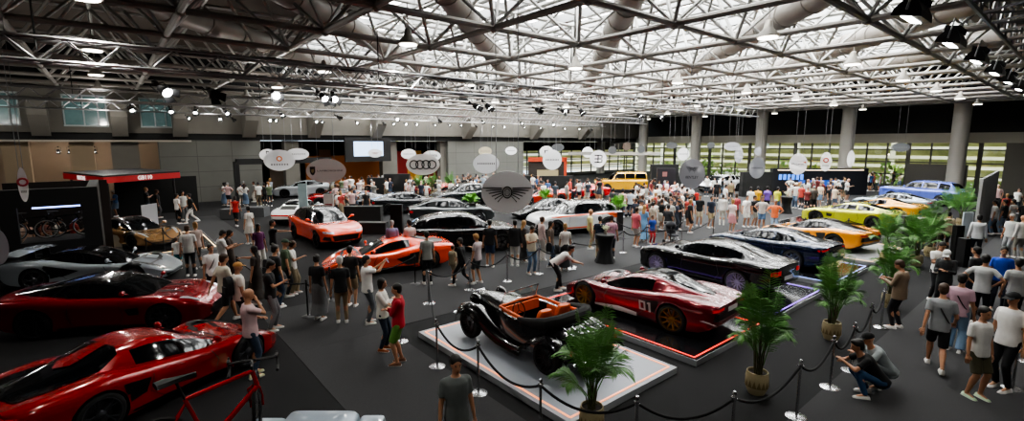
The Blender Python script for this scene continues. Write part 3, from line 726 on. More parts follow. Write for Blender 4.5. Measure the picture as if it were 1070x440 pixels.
T['retro'] = dict(T['gt']); T['retro'].update(L=4.4, xf=1.2, xr=-1.15, R=.33, R2=.33, cf=.72,
  w=[(-2.2,.60),(-2.08,.76),(-1.7,.88),(-1.15,.93),(-.6,.87),(0,.84),(.7,.84),(1.2,.87),(1.7,.82),(2.05,.68),(2.2,.45)],
  zb=[(-2.2,.4),(-2.0,.26),(1.9,.18),(2.2,.3)],
  zs=[(-2.2,.62),(-1.7,.76),(-1.1,.8),(0,.72),(1.2,.72),(1.8,.62),(2.2,.5)], zc=[(-2.2,.68),(-1.8,.86),(-1.2,.94),(-.4,.88),(.4,.86),(1.2,.90),(1.75,.82),(2.05,.64),(2.2,.55)],
  zd=[(-2.2,.66),(-1.9,.80),(-1.4,.93),(-.4,.92),(.4,.88),(1.2,.76),(1.75,.64),(2.05,.58),(2.2,.5)],
  roof=[(.85,.86),(.6,1.05),(.3,1.24),(0,1.30),(-.4,1.31),(-.9,1.22),(-1.4,1.05),(-1.8,.86),(-2.05,.72)],
  cwb=[(-2.05,.4),(-1.6,.6),(-1.0,.70),(0,.72),(.5,.72),(.85,.6)], cwt=[(-2.05,.3),(-1.6,.42),(-1,.48),(0,.52),(.4,.55),(.85,.55)],
  glass=dict(ws=(.25,.85), rw=(-1.25,-.65), side=(-.95,.6), pillars=(-.35,)), spokes=(5,'Y'),
  patches=[('headlight','front',rect(.66,.68,.2,.2),'lamp',2), ('light_bar','rear',rect(0,.62,1.5,.08),'red',0), ('engine_grille','top',rect(-1.55,0,.35,.9),'dark',0), ('license_plate','rear',rect(0,.5,.5,.12),'plate',0), ('rear_bumper','rear',rect(0,.38,1.5,.06),'dark',0),
   ('door_seam','side',strip([(.4,.84),(.45,.5),(.38,.26),(-.55,.26),(-.62,.5),(-.6,.84)],.014),'dark',1)])
CACHE = {}
def car_parts(kind):
    if kind in CACHE: return CACHE[kind]
    S = T[kind]; parts = []
    body = car_body(S); cab = car_cabin(S)
    bv = bvh_of([body]+list(cab.values()))
    parts.append(('body', body, ('paint', 'dark')))
    for k, me in cab.items(): parts.append((k.rstrip('2'), me, ('roof',) if k == 'cabin' else ('glass',)))
    for name, axis, poly, m, mode in S['patches']:
        if mode == 0: lst = [(poly, 1)]
        elif mode == 1: lst = [(poly, 1), (poly, -1)]
        else: lst = [(poly, 1), (sym(poly), 1)]
        for pl, sg in lst:
            b = patch(bv, pl, axis, sgn=sg)
            if b.f: parts.append((name, b.mesh(name, True, 1), (m,)))
    ZD = curve_fn(S['zd']); WB = curve_fn(S['cwb'])
    mx = S['roof'][0][0]-.42
    for s in (-1, 1):
        mr = MB(); y0 = s*(WB(mx)-.02); z0 = ZD(mx)+.06
        mr.tube([(mx, y0, z0), (mx-.02, y0+s*.14, z0+.05)], .018, 6)
        mr.ball((mx-.02, y0+s*.22, z0+.09), (.055, .11, .065), 10)
        parts.append(('mirror', mr.mesh('mirror', True, 1), ('paint',)))
    CACHE[kind] = (parts, bv); return CACHE[kind]
M_tire = mat('tyre rubber', '0d0d0e', .8); M_dark = mat('dark trim', '0a0a0b', .45); M_glass = mat('tinted car glass', '0a0d10', .06, spec=.45)
M_rimk = mat('black rim', '15161a', .3, metal=.6); M_rims = mat('silver rim', 'a8aab0', .25, metal=.9); M_gold = mat('gold rim', '9a7a3a', .35, metal=.9)
M_red = mat('red lamp', 'b01010', .25, coat=1, emit=.25); M_hl = mat('headlight glass', 'b9c0c8', .1, coat=1, metal=.3); M_plate = mat('white plate', 'c9cac8', .5); M_chrome = mat('chrome', 'd0d0d2', .12, metal=1)
def car(kind, loc, deg, paint_m, label, roof=None, rim=None, spokes=None, group=None, name='car', glass=None, extra=None, z=0, scale=1, lod=0, lamp=None):
    parts, bv = car_parts(kind); S = T[kind]
    M_ = dict(paint=paint_m, roof=roof or paint_m, glass=glass or M_glass, dark=M_dark, lamp=lamp or M_hl, red=M_red, plate=M_plate, chrome=M_chrome)
    t = empty(name, (loc[0], loc[1], z), R(deg), label=label, cat='car', group=group)
    if scale != 1: t.scale = (scale,)*3
    for nme, me, keys in parts:
        if lod and nme in ('door_seam', 'hood_vent', 'sill'): continue
        link(nme, me, [M_[k] for k in keys], t)
    sp = spokes or S['spokes']; W_ = curve_fn(S['w'])
    for xw, rk in ((S['xf'], 'R'), (S['xr'], 'R2')):
        for s in (-1, 1):
            tm, rm, dm = wheel_mesh(S[rk], S['tw'], *sp)
            wo = link('wheel', tm, M_tire, t); wo.location = (xw, s*(W_(xw)-S['tw']/2-.03), S[rk]); wo.rotation_euler = (0, 0, 0 if s > 0 else math.pi)
            link('rim', rm, rim or M_rimk, wo)
            if not lod: link('brake_disc', dm, mat('brake disc', '77777a', .3, metal=.8), wo)
    def P(nme, poly, axis, m, both=1, off=.006, step=.05):
        for sg in ((1, -1) if both == 1 else (1,)):
            b = patch(bv, poly, axis, off=off, sgn=sg, step=step)
            if b.f: link(nme, b.mesh(nme, True, 1), m, t)
        if both == 2:
            b = patch(bv, sym(poly), axis, off=off, step=step)
            if b.f: link(nme, b.mesh(nme, True, 1), m, t)
    if extra: extra(t, P, M_)
    return t
# ---------------------------------------------------------------- near cars
P_red = paint('a00d14', .15); P_dred = paint('8c0f1c', .35); P_wht = paint('aab2b8', .2); P_or = paint('f0471a', .1); P_blk = paint('0a0b0e', .4, .2); P_maroon = paint('74101f', .4)
P_sil = paint('3e4345', .6, .3); P_blu = paint('0e2038', .5, .22); P_oy = paint('f39a12', .15); P_lime = paint('c6c92e', .3); P_yel = paint('efa915', .15); P_grey = paint('94a4b0', .5); P_peri = paint('5f72c8', .25); P_white = paint('d8dadb', .1)
M_carb = mat('carbon fibre', '121316', .35, coat=1)
def ferrari(t, P, M_):
    P('engine_cover', [(-.72,-.30),(-.80,-.52),(-1.3,-.60),(-1.75,-.62),(-2.12,-.52),(-2.16,0),(-2.12,.52),(-1.75,.62),(-1.3,.60),(-.80,.52),(-.72,.30)], 'top', M_glass, 0, .012)
    P('engine_spine', [(-.72,-.12),(-1.3,-.2),(-1.45,0),(-1.3,.2),(-.72,.12)], 'top', M_['paint'], 0, .03)
    P('shield_badge', [(1.28,.50),(1.38,.50),(1.38,.56),(1.33,.60),(1.28,.56)], 'side', mat('yellow badge', 'd9c21c', .4), 1, .008, .03)
    P('tail_badge', rect(-2.2, 0, .04, .1), 'top', M_dark, 0)
    P('front_splitter', [(1.2,.12),(2.2,.13),(2.2,.17),(1.2,.16)], 'side', M_carb)
def aston_red(t, P, M_):
    P('hood_vent', strip([(1.0,.25),(1.6,.30)], .09), 'top', M_dark)
    P('front_splitter', rect(0,.17,1.5,.05), 'front', M_carb, 0)
def lambo(t, P, M_):
    P('engine_cover', [(-.9,-.3),(-1.9,-.5),(-2.1,0),(-1.9,.5),(-.9,.3)], 'top', M_dark, 0, .012)
    P('side_blade', [(-.1,.5),(-.85,.66),(-.95,.30),(-.5,.24)], 'side', M_dark)
def red01(t, P, M_):
    wt = mat('white livery', 'c8c2c0', .4)
    P('number_zero', rect(-.44,.50,.05,.24), 'side', wt, 1); P('number_zero', rect(-.58,.50,.05,.24), 'side', wt, 1)
    P('number_zero', rect(-.51,.60,.09,.045), 'side', wt, 1); P('number_zero', rect(-.51,.40,.09,.045), 'side', wt, 1)
    P('number_one', rect(-.72,.50,.06,.25), 'side', wt, 1); P('number_one', rect(-.68,.59,.05,.04), 'side', wt, 1)
    P('sill_stripe', [(.95,.17),(-.35,.17),(-.35,.27),(.2,.30),(.95,.22)], 'side', wt, 1, .008)
    P('roof_cover', [(.9,-.3),(.3,-.42),(-.4,-.40),(-1.2,-.26),(-1.9,-.12),(-1.9,.12),(-1.2,.26),(-.4,.40),(.3,.42),(.9,.3)], 'top', M_glass, 0, .012)
    P('license_plate', rect(0, .70, .5, .12), 'rear', M_plate, 0, .02)
    P('bumper_trim', strip([(-.9,.50),(-.55,.30),(0,.30),(.55,.30),(.9,.50)], .03), 'rear', wt, 0)
def bentley(t, P, M_):
    P('haunch_highlight', strip([(-.5,.93),(-1.0,.97),(-1.6,.97),(-2.0,.93)], .02), 'side', M_chrome)
def mclaren(t, P, M_):
    b = MB(); b.loft([[(-2.05+.45*q, y, 1.10+.05*math.cos(y*1.5)+h) for q, h in ((0, 0.07), (.5, .045), (1, 0), (.5, .0), (0, .02))] for y in [-.95+1.9*i/12 for i in range(13)]])
    mb_obj('rear_wing', b, M_['paint'], t, smooth=True)
    s = MB(); s.box((-1.62, -.35, .99), (.2, .03, .3)).box((-1.62, .35, .99), (.2, .03, .3)); mb_obj('wing_mount', s, M_dark, t)
    P('side_duct', [(-.1,.58),(-1.0,.80),(-1.05,.62),(-.6,.40)], 'side', M_dark); P('hood_duct', [(1.15,.30),(1.7,.42),(1.75,.30),(1.2,.2)], 'top', M_dark)
def anchor(kindS, pt, deg, side, which='rear', wy=None):
    "car origin from the floor point under one near-side wheel"
    S = T[kindS] if isinstance(kindS, str) else kindS
    x = S['xr'] if which == 'rear' else S['xf']; y = side*(wy or curve_fn(S['w'])(x))
    a = R(deg); return (pt[0]-(math.cos(a)*x-math.sin(a)*y), pt[1]-(math.sin(a)*x+math.cos(a)*y))
car('mid', anchor('mid', (-.4, 9.55), 27, -1), 27, P_red, 'glossy red mid-engine sports car with a glass engine cover, nearest the viewer', extra=ferrari, rim=mat('smoked silver rim', '5c5e63', .3, metal=.8), lamp=M_dark)
car('gt', anchor('gt', (-1.73, 15.51), -29, -1), -29, P_dred, 'deep red grand tourer with a black roof between the white and bright red sports cars', roof=P_blk, extra=aston_red, rim=mat('smoked silver rim', '5c5e63', .3, metal=.8))
car('mid', anchor('mid', (-2.14, 20.85), -25, -1), -25, P_wht, 'silver-white sports car with a large rear wing and black canopy', roof=P_blk, extra=mclaren, rim=M_rims)
car('suv', (7.65, 23.2), -88, P_or, 'bright orange sport utility car with a black roof, front turned to the viewer', roof=P_blk)
car('mid', anchor('mid', (6.25, 15.96), 166, 1, 'front'), 166, P_or, 'low orange wedge-shaped sports car with black side blades', extra=lambo)
car('suv', anchor('suv', (12.75, 16.0), -24, -1, 'front'), -24, P_blk, 'glossy black sport utility car parked behind the onlookers in the centre')
car('sedan', anchor('sedan', at(450, 229.5, .37), -22, -1), -22, P_sil, 'metallic grey fastback saloon behind the black utility car', rim=M_rims, lamp=M_hl)
car('retro', at(297, 237)+Vector((1.4, 1.7, 0)), 50, P_white, 'white retro rear-engine sports car seen from behind with a red light bar', rim=M_rims)
car('suv', (18.7, 17.4), 162, P_white, 'white and orange sport utility car in the middle of the hall', roof=P_blk, extra=lambda t, P, M_: (P('orange_stripe', strip([(1.8,.95),(-1.9,1.03)], .06), 'side', mat('orange livery', 'e8581c', .4)), P('orange_tail', [(-1.4,1.0),(-2.3,1.0),(-2.3,.75),(-1.9,.75)], 'side', mat('orange livery', 'e8581c', .4)), P('orange_sill', strip([(1.0,.36),(-1.0,.36)], .07), 'side', mat('orange livery', 'e8581c', .4))))
car('mid', anchor('mid', (9.85, 6.05), 93, 1), 93, P_maroon, 'dark red racing coupe numbered 01 with gold wheels and white sill', rim=M_gold, spokes=(10, 'I'), roof=P_maroon, extra=red01, z=.13)
car('coupe', anchor('coupe', (14.0, 6.5), 87, 1), 87, P_blk, 'glossy black luxury coupe with purple-lit alloy wheels', rim=mat('violet-lit silver rim', 'c4bcd8', .35, metal=.5), extra=bentley, z=.13)  # violet platform light is put into the rim colour
car('gt', anchor('gt', (18.4, 6.6), 83, 1), 83, P_blu, 'dark blue grand tourer with a silver wheel behind the black coupe', rim=M_rims, z=.13)
car('mid', anchor('mid', (23.1, 6.75), 80, 1), 80, P_oy, 'yellow-orange sports car with black side graphics', roof=P_blk, z=.13, extra=lambda t, P, M_: (P('side_graphic', [(.2,.6),(-.3,.62),(-.5,.3),(-.3,.3),(-.15,.48),(.05,.3)], 'side', M_dark), P('side_intake_black', [(-.7,.7),(-1.2,.6),(-1.0,.3),(-.7,.3)], 'side', M_dark)), rim=M_rimk)
car('gt', anchor('gt', (30.3, 7.16), 86, 1), 86, P_lime, 'lime green-yellow coupe with black wheels', roof=P_lime, z=.13)
car('mid', (36.4, 8.4), 84, P_yel, 'golden yellow sports car behind the lime coupe', z=.13, roof=P_yel)
car('gt', (41.2, 8.7), 82, P_grey, 'pale blue-grey grand tourer between the yellow car and the periwinkle utility car', rim=M_rims, roof=P_grey)
car('luxsuv', anchor('luxsuv', (46.8, 7.1), 74, 1), 74, P_peri, 'large periwinkle blue luxury utility car near the glass wall', rim=M_rims)
# ================================================================== background cars
def bg(kind, px, py, deg, col, label, z=0, **k):
    p = at(px, py, 0) if py > 100 else (px, py); return car(kind, p, deg, paint(col), label, z=z, lod=1, **k)
bg('mid', 142, 256, -62, '8a6a45', 'bronze-gold supercar under the red canopy', z=.13, roof=P_blk)
bg('box', 648, 200, 140, 'e0a81c', 'yellow boxy off-road car with pale roof load', rim=M_rimk)
bg('suv', 752, 200, 170, 'd8dadd', 'white utility car in front of the far glass wall')
bg('gt', 352, 214, 170, 'a3141c', 'red coupe behind the orange utility car', roof=P_blk)
bg('mid', 13.4, 33.2, 172, '0c0d10', 'black low sports car in front of the red coupe')
bg('sedan', 318, 205, 160, 'b9bec2', 'silver car at the back left corner of the stands')
bg('mid', 22.5, 38.5, 165, 'b0202a', 'red sports car at the back of the left stands')
bg('mid', 565, 212, 160, 'c8321c', 'orange-red sports car beyond the central aisle')
bg('mid', 608, 206, 150, 'b3161e', 'red sports car next to the far black partition')
bg('suv', 20.6, 30.6, 172, '1d2226', 'dark utility car behind the silver saloon')
bg('mid', 21.2, 22.0, 165, '14161a', 'black sports car beyond the winged round sign')
bg('gt', 26.0, 19.4, 165, 'cfc9c4', 'white coupe with red roof edge behind the white and orange car', rim=M_rims)
bg('mid', 700, 214, 170, 'c32a1e', 'red-orange sports car inside the central crowd')
bg('coupe', 15.4, 29.6, -15, '1a1d20', 'black coupe left of the silver saloon')
bg('gt', 760, 262, 80, 'c9ccd0', 'pale sports car') if False else None
# ================================================================== people
def ik(a, c, l1, l2, hint):
    a, c, hint = Vector(a), Vector(c), Vector(hint); d = c-a; L = min(d.length, (l1+l2)*.998); u = d.normalized()
    x = (l1*l1-l2*l2+L*L)/(2*L); h = math.sqrt(max(0, l1*l1-x*x))
    hp = hint-u*hint.dot(u)
    hp = hp.normalized() if hp.length > 1e-5 else u.orthogonal()
    return a+u*x+hp*h, a+u*L
# pelvis, lean, hands (left, right), elbow hints, feet (left, right) heel-based, knee hint, head pitch, head yaw
PO = {
 'stand':  dict(h=[(.04,.27,.80),(.04,-.27,.80)]),
 'phone':  dict(h=[(.33,.09,1.20),(.33,-.07,1.22)], e=[(-.3,.5,-1),(-.3,-.5,-1)], hp=28),
 'photo':  dict(h=[(.44,.06,1.52),(.44,-.05,1.53)], e=[(-.1,.6,-1),(-.1,-.6,-1)]),
 'walk':   dict(h=[(-.20,.26,.86),(.26,-.25,.92)], f=[(.30,.09,.09),(-.34,-.09,.15)], pz=.90, lean=4),
 'hips':   dict(h=[(.04,.20,1.02),(.04,-.20,1.02)], e=[(-.3,1,0),(-.3,-1,0)]),
 'cross':  dict(h=[(.21,-.10,1.18),(.23,.10,1.24)], e=[(.1,.7,-1),(.1,-.7,-1)]),
 'point':  dict(h=[(.04,.26,.80),(.62,-.22,1.34)], e=[(-1,.3,0),(0,-.3,-1)], f=[(-.08,.12,.08),(.1,-.12,.08)]),
 'chin':   dict(h=[(.20,-.06,1.16),(.15,-.05,1.50)], e=[(.1,.7,-1),(.3,-.4,-1)]),
 'pocket': dict(h=[(.08,.21,.90),(.08,-.21,.90)], e=[(-1,.7,0),(-1,-.7,0)], f=[(-.05,.13,.08),(.08,-.11,.08)]),
 'onehand':dict(h=[(.04,.27,.80),(.32,-.10,1.22)], e=[(-1,.3,0),(-.3,-.5,-1)], hp=22, f=[(.06,.11,.08),(-.05,-.12,.08)]),
 'bend':   dict(p=(-.16,0,.90), lean=58, h=[(.66,.07,.86),(.66,-.05,.88)], e=[(0,.5,-1),(0,-.5,-1)], f=[(.08,.12,.08),(-.1,-.12,.08)], hp=-8),
 'crouch': dict(p=(-.20,0,.36), lean=38, h=[(.42,.07,.66),(.40,-.08,.62)], e=[(0,1,-.6),(0,-1,-.6)], f=[(.05,.15,.08),(-.06,-.15,.10)], k=(1,0,.6), hp=0),
}
UP, FO, TH, SH = .29, .27, .43, .425
def skel(pose):
    D = PO[pose]; p = Vector(D.get('p', (0, 0, D.get('pz', .93)))); ln = R(D.get('lean', 0))
    RM = Matrix.Rotation(ln, 3, 'Y')
    J = dict(p=p, RM=RM)
    J['waist'] = p+RM@Vector((0.01, 0, .16)); J['chest'] = p+RM@Vector((0, 0, .36)); J['sh'] = p+RM@Vector((-.02, 0, .50)); J['neck'] = p+RM@Vector((-.01, 0, .57))
    hr = Matrix.Rotation(ln*.45+R(D.get('hp', 6)), 3, 'Y'); J['HR'] = hr
    J['head'] = J['neck']+hr@Vector((.025, 0, .135))
    f = D.get('f', [(.03, .11, .08), (-.03, -.11, .08)]); e = D.get('e', [(-1, .25, 0), (-1, -.25, 0)])
    for i, s in enumerate((1, -1)):
        S = J['sh']+RM@Vector((0, s*.175, -.03)); J['S%d' % i] = S
        el, wr = ik(S, D['h'][i], UP, FO, e[i]); J['E%d' % i] = el; J['W%d' % i] = wr
        H = p+RM@Vector((0, s*.09, -.03)); J['H%d' % i] = H
        kn, an = ik(H, f[i], TH, SH, D.get('k', (1, 0, 0))); J['K%d' % i] = kn; J['A%d' % i] = an
    return J
def ring(c, M_, rx, ry, n=16, fw=0):
    out = []
    for j in range(n):
        a = 2*math.pi*j/n
        ca, sa = math.cos(a), math.sin(a)
        out.append(c+M_@Vector((fw+rx*math.copysign(abs(ca)**.85, ca), ry*math.copysign(abs(sa)**.85, sa), 0)))
    return out
def torso_rings(J, g=0.0, fem=0, hem=-.08):
    p, M_ = J['p'], J['RM']; k = .92 if fem else 1
    prof = [(hem, .125, .172+.006*fem), (.04, .118, .165), (.15, .105+.004*(1-fem), .142*k+.004), (.28, .115, .155*k+.004), (.38, .122, .172*k), (.46, .108, .170*k), (.50, .082, .13), (.535, .062, .075)]
    out = []
    for z, rx, ry in prof:
        out.append(ring(p+M_@Vector((.005 if z < .3 else -.005, 0, z)), M_, rx+g, ry+g))
    return out
def add_head(mb, J):
    c, H = J['head'], J['HR']
    mb.ball(c+H@Vector((-.012, 0, .028)), (.100, .079, .100), 16, M=H)
    mb.ball(c+H@Vector((.022, 0, -.035)), (.066, .058, .075), 14, M=H)
    mb.tube([c+H@Vector((.078, 0, .02)), c+H@Vector((.098, 0, -.012)), c+H@Vector((.106, 0, -.028)), c+H@Vector((.08, 0, -.036))], [.008, .012, .016, .012], 8)
    for s in (-1, 1): mb.ball(c+H@Vector((-.008, s*.076, -.004)), (.018, .009, .030), 8, M=H)
    mb.cap(J['neck']-Vector((0, 0, .05)), c+H@Vector((-.015, 0, -.05)), .056, .052, 12)
def hand(mb, wr, fr, s, n=6):
    "palm, four fingers of their own length and a thumb from the side of the palm"
    d = fr.normalized(); side = Vector((0, 0, 1)).cross(d)
    side = side.normalized() if side.length > .2 else Vector((1, 0, 0))
    nrm = d.cross(side)
    c = wr+d*.045
    mb.tube([wr-d*.02, wr+d*.02, c+d*.02, c+d*.045], [.023, .032, .040, .037], 10, flat=.5, up=nrm)
    for k, (o, L) in enumerate(((-.028, .062), (-.010, .074), (.010, .070), (.027, .055))):
        b = c+d*.035+side*o; inn = nrm*(-.014)
        mb.tube([b, b+d*L*.5+inn*.3, b+d*L*.85+inn*1.3, b+d*L+inn*2.0], [.0095, .009, .008, .006], n)
    t = wr+d*.02+side*(-.030)*s
    mb.tube([t, t+d*.03-side*.022*s, t+d*.058-side*.026*s], [.013, .011, .008], n)
MC = {}
def body_mesh(pose, fem):
    k = ('body', pose, fem)
    if k in MC: return MC[k]
    J = skel(pose); mb = MB()
    mb.loft(torso_rings(J, 0, fem))
    for i, s in enumerate((1, -1)):
        mb.cap(J['sh']+J['RM']@Vector((0, s*.06, -.03)), J['S%d' % i]-Vector((0, 0, .008)), .056, .048)
        mb.cap(J['S%d' % i], J['E%d' % i], .046-.004*fem, .038)
        mb.cap(J['E%d' % i], J['W%d' % i], .041-.004*fem, .026)
        mb.cap(J['H%d' % i], J['K%d' % i], .088, .057)
        kk = J['K%d' % i]; aa = J['A%d' % i]
        mb.tube([kk, kk.lerp(aa, .3)-Vector((.012, 0, 0)), kk.lerp(aa, .75), aa], [.056, .060, .040, .036], 12)
        mb.cap(aa, aa+Vector((.13, 0, -.045)), .038, .028)
    add_head(mb, J)
    me = fuse(mb, .016, 'person', 3)
    # eyes, brows, lips and fingers stay crisp
    x = MB(); c, H = J['head'], J['HR']
    for s in (-1, 1):
        x.ball(c+H@Vector((.074, s*.030, .018)), (.010, .014, .009), 8, M=H, k=1)
        x.ball(c+H@Vector((.079, s*.031, .040)), (.006, .020, .005), 6, M=H, k=1)
    x.ball(c+H@Vector((.082, 0, -.062)), (.009, .022, .007), 8, M=H, k=2)
    x.k = 0
    for i, s in enumerate((1, -1)):
        fr = J['W%d' % i]-J['E%d' % i]; hand(x, J['W%d' % i], fr, s)
    xm = x.mesh('x', True, 3)
    bm = bmesh.new(); bm.from_mesh(me); bm.from_mesh(xm)
    while len(me.materials) < 3: me.materials.append(None)
    bm.to_mesh(me); bm.free(); me.polygons.foreach_set('use_smooth', [True]*len(me.polygons))
    MC[k] = me; return me
def top_mesh(pose, fem, kind):
    k = ('top', pose, fem, kind)
    if k in MC: return MC[k]
    J = skel(pose); mb = MB(); g = .013 if kind != 'jacket' else .026
    hem = -.10 if kind != 'jacket' else -.16
    mb.loft(torso_rings(J, g, fem, hem))
    for i, s in enumerate((1, -1)):
        S, E_, W_ = J['S%d' % i], J['E%d' % i], J['W%d' % i]
        mb.cap(J['sh']+J['RM']@Vector((0, s*.06, -.035)), S-Vector((0, 0, .01)), .070, .062)
        if kind == 'vest': continue
        if kind in ('long', 'jacket'):
            mb.cap(S, E_, .068, .052); mb.tube([E_, W_.lerp(E_, .05)], [.052, .040], 12)
        else:
            q = S.lerp(E_, .72); mb.tube([S, S.lerp(E_, .35), q], [.060, .062, .061], 12)
    me = fuse(mb, .017, 'shirt', 4); MC[k] = me; return me
def legs_mesh(pose, kind):
    k = ('legs', pose, kind)
    if k in MC: return MC[k]
    J = skel(pose); mb = MB(); M_ = J['RM']; p = J['p']
    if kind in ('skirt', 'dress', 'longskirt'):
        end = {'skirt': .52, 'dress': .50, 'longskirt': .16}[kind]
        cx = (J['K0']+J['K1'])/2; ca = (J['A0']+J['A1'])/2
        r1 = ring(p+M_@Vector((0, 0, .10)), M_, .118, .155); r2 = ring(p+M_@Vector((0, 0, -.06)), M_, .150, .190)
        I = Matrix.Identity(3)
        r3 = ring(Vector((cx.x*.7, cx.y, max(end, .45))), I, .19, .23)
        rs = [r1, r2, r3]
        if end < .4: rs.append(ring(Vector((ca.x*.5, ca.y, end)), I, .22, .24))
        mb.loft(rs)
    else:
        mb.loft([ring(p+M_@Vector((0, 0, z)), M_, rx, ry) for z, rx, ry in ((.09, .118, .155), (0, .128, .176), (-.09, .118, .172), (-.14, .09, .14))])
        for i, s in enumerate((1, -1)):
            H_, K_, A_ = J['H%d' % i], J['K%d' % i], J['A%d' % i]
            if kind == 'shorts':
                q = H_.lerp(K_, .92); mb.tube([H_, H_.lerp(K_, .5), q], [.102, .094, .090], 14)
            else:
                w_ = {'slim': (.100, .068, .050), 'wide': (.105, .085, .088)}[kind]
                mb.cap(H_, K_, w_[0], w_[1]); mb.tube([K_, K_.lerp(A_, .5), A_+Vector((0, 0, .0))], [w_[1], (w_[1]+w_[2])/2, w_[2]], 14)
    me = fuse(mb, .018, {'skirt': 'skirt', 'dress': 'skirt', 'longskirt': 'skirt', 'shorts': 'shorts'}.get(kind, 'trousers'), 4); MC[k] = me; return me
def shoe_mesh(pose, i):
    k = ('shoe', pose, i)
    if k in MC: return MC[k]
    J = skel(pose); a = J['A%d' % i]; z0 = a.z-.08; mb = MB(); rs = []
    for x, w_, h in ((-.075, .026, .05), (-.06, .036, .085), (.0, .040, .10), (.06, .043, .075), (.13, .046, .055), (.175, .038, .045), (.195, .018, .03)):
        rs.append([(a.x+x, a.y+w_*1.0*c, z0+(h*zz)) for c, zz in ((-1, 0), (-1.05, .35), (-.75, .8), (0, 1), (.75, .8), (1.05, .35), (1, 0), (0, 0))])
    mb.loft(rs); mb.k = 1
    rs = [[(a.x+x*1.03, a.y+w_*1.12*c, z0-.004+zz) for c, zz in ((-1, 0), (-1, .022), (1, .022), (1, 0))] for x, w_, h in ((-.078, .03, 0), (-.05, .038, 0), (.06, .044, 0), (.13, .047, 0), (.19, .028, 0))]
    mb.loft(rs)
    me = mb.mesh('shoe', False, 2); autosmooth(me, 50); MC[k] = me; return me
def hair_mesh(pose, kind):
    k = ('hair', pose, kind)
    if k in MC: return MC[k]
    J = skel(pose); c, H = J['head'], J['HR']; mb = MB()
    if kind in ('cap',):
        mb.ball(c+H@Vector((-.014, 0, .045)), (.112, .092, .092), 16, M=H, z0=-.1)
        mb.loft([[c+H@Vector((x, y, z+.012*math.cos(y*14))) for y in [-.072+.144*j/8 for j in range(9)]]+[c+H@Vector((x, y, z-.008+.012*math.cos(y*14))) for y in [.072-.144*j/8 for j in range(9)]] for x, z in ((.06, .048), (.11, .040), (.155, .028))])
        me = mb.mesh('cap', False, 1); autosmooth(me, 50); MC[k] = me; return me
    # swept shell: closed cap that leaves the face free
    mb.ball(c+H@Vector((-.028, 0, .052)), (.104, .090, .088), 16, M=H)
    mb.ball(c+H@Vector((-.060, 0, .0)), (.066, .084, .092), 14, M=H)
    if kind == 'short2': mb.ball(c+H@Vector((.03, 0, .10)), (.055, .062, .035), 12, M=H)
    if kind in ('long', 'bun', 'bob'):
        for s in (-1, 1): mb.ball(c+H@Vector((-.02, s*.066, .0)), (.055, .022, .085), 10, M=H)
    if kind == 'long':
        b = J['neck']+J['RM']@Vector((-.09, 0, -.12))
        mb.loft([ring(c+H@Vector((-.045, 0, .02)), H, .055, .085), ring(c+H@Vector((-.06, 0, -.10)), H, .045, .092), ring(b, J['RM'], .035, .095), ring(b+J['RM']@Vector((.0, 0, -.14)), J['RM'], .025, .075)])
    if kind == 'bob': mb.loft([ring(c+H@Vector((-.045, 0, .02)), H, .06, .086), ring(c+H@Vector((-.04, 0, -.11)), H, .05, .090)])
    if kind == 'bun': mb.ball(c+H@Vector((-.13, 0, .06)), (.04, .04, .04), 10, M=H)
    me = fuse(mb, .012, 'hair', 2); MC[k] = me; return me
def strap_mesh(pose, g=.03):
    k = ('strap', pose)
    if k in MC: return MC[k]
    J = skel(pose); p, M_ = J['p'], J['RM']; pts = []
    for i in range(25):
        a = 2*math.pi*i/24; t = .5+.5*math.cos(a)
        z = .06+.44*t; y = -.15+.25*t; x = math.sin(a)*(.150-.02*t); pts.append(p+M_@Vector((x, y, z)))
    mb = MB(); mb.tube(pts, .013, 5); me = mb.mesh('strap', True, 1); MC[k] = me; return me
SK = {'l': 'c79a80', 'm': 'b08062', 'd': '7d543c'}
HC = {'k': '16110e', 'b': '3b2616', 'y': '9c7646', 'g': '8f8d8a', 'w': 'b9b7b2'}
M_eye = mat('dark eyes', '1a1210', .3)
NP = [0]
LEGN = {'slim': 'trousers', 'wide': 'wide trousers', 'shorts': 'shorts', 'skirt': 'skirt', 'dress': 'dress', 'longskirt': 'long skirt'}
def person(pos, deg, pose='stand', top='e2e0dc', legs=('slim', '17181b'), hair=('short', 'k'), label=None, h=1.76, fem=0, kind='tee', skin='m', shoe='d8d6d2', z=0, group=None, strap=None, low=False):
    s = h/1.76; NP[0] += 1
    t = link('person', body_mesh(pose, fem), [mat('skin_'+skin, SK[skin], .55, noise=.05), M_eye, mat('lips', '8a4a42', .5)], None, (pos[0], pos[1], z), R(deg), label=label, cat='person', group=group)
    w_ = s*(.88 if fem else .95)*rnd.uniform(.96, 1.04); t.scale = (s, w_, s)
    link('dress_top' if legs[0] == 'dress' else ('jacket' if kind == 'jacket' else 'shirt'), top_mesh(pose, fem, kind), cloth(top), t)
    link(LEGN[legs[0]].replace('wide ', '').replace('long ', '').replace('dress', 'skirt'), legs_mesh(pose, legs[0]), cloth(legs[1]), t)
    for i in (0, 1): link('shoe', shoe_mesh(pose, i), [cloth(shoe), mat('sole', 'c9c7c2', .7)], t)
    if hair[0] != 'bald':
        link('cap' if hair[0] == 'cap' else 'hair', hair_mesh(pose, hair[0]), cloth(hair[1]) if hair[0] == 'cap' else mat('hair_'+hair[1], HC[hair[1]], .6, noise=.2, nscale=40), t)
    if strap: link('bag_strap', strap_mesh(pose), cloth(strap), t)
    return t
def face(view, p):
    "view angle as seen in the photograph: 0 = seen from behind, 90 = facing right, 180 = facing the viewer, -90 = facing left"
    return math.degrees(math.atan2(p.y, p.x)) - view
def pf(px, py, view, **k):         # by the feet
    p = at(px, py); return person(p, face(view, p), **k)
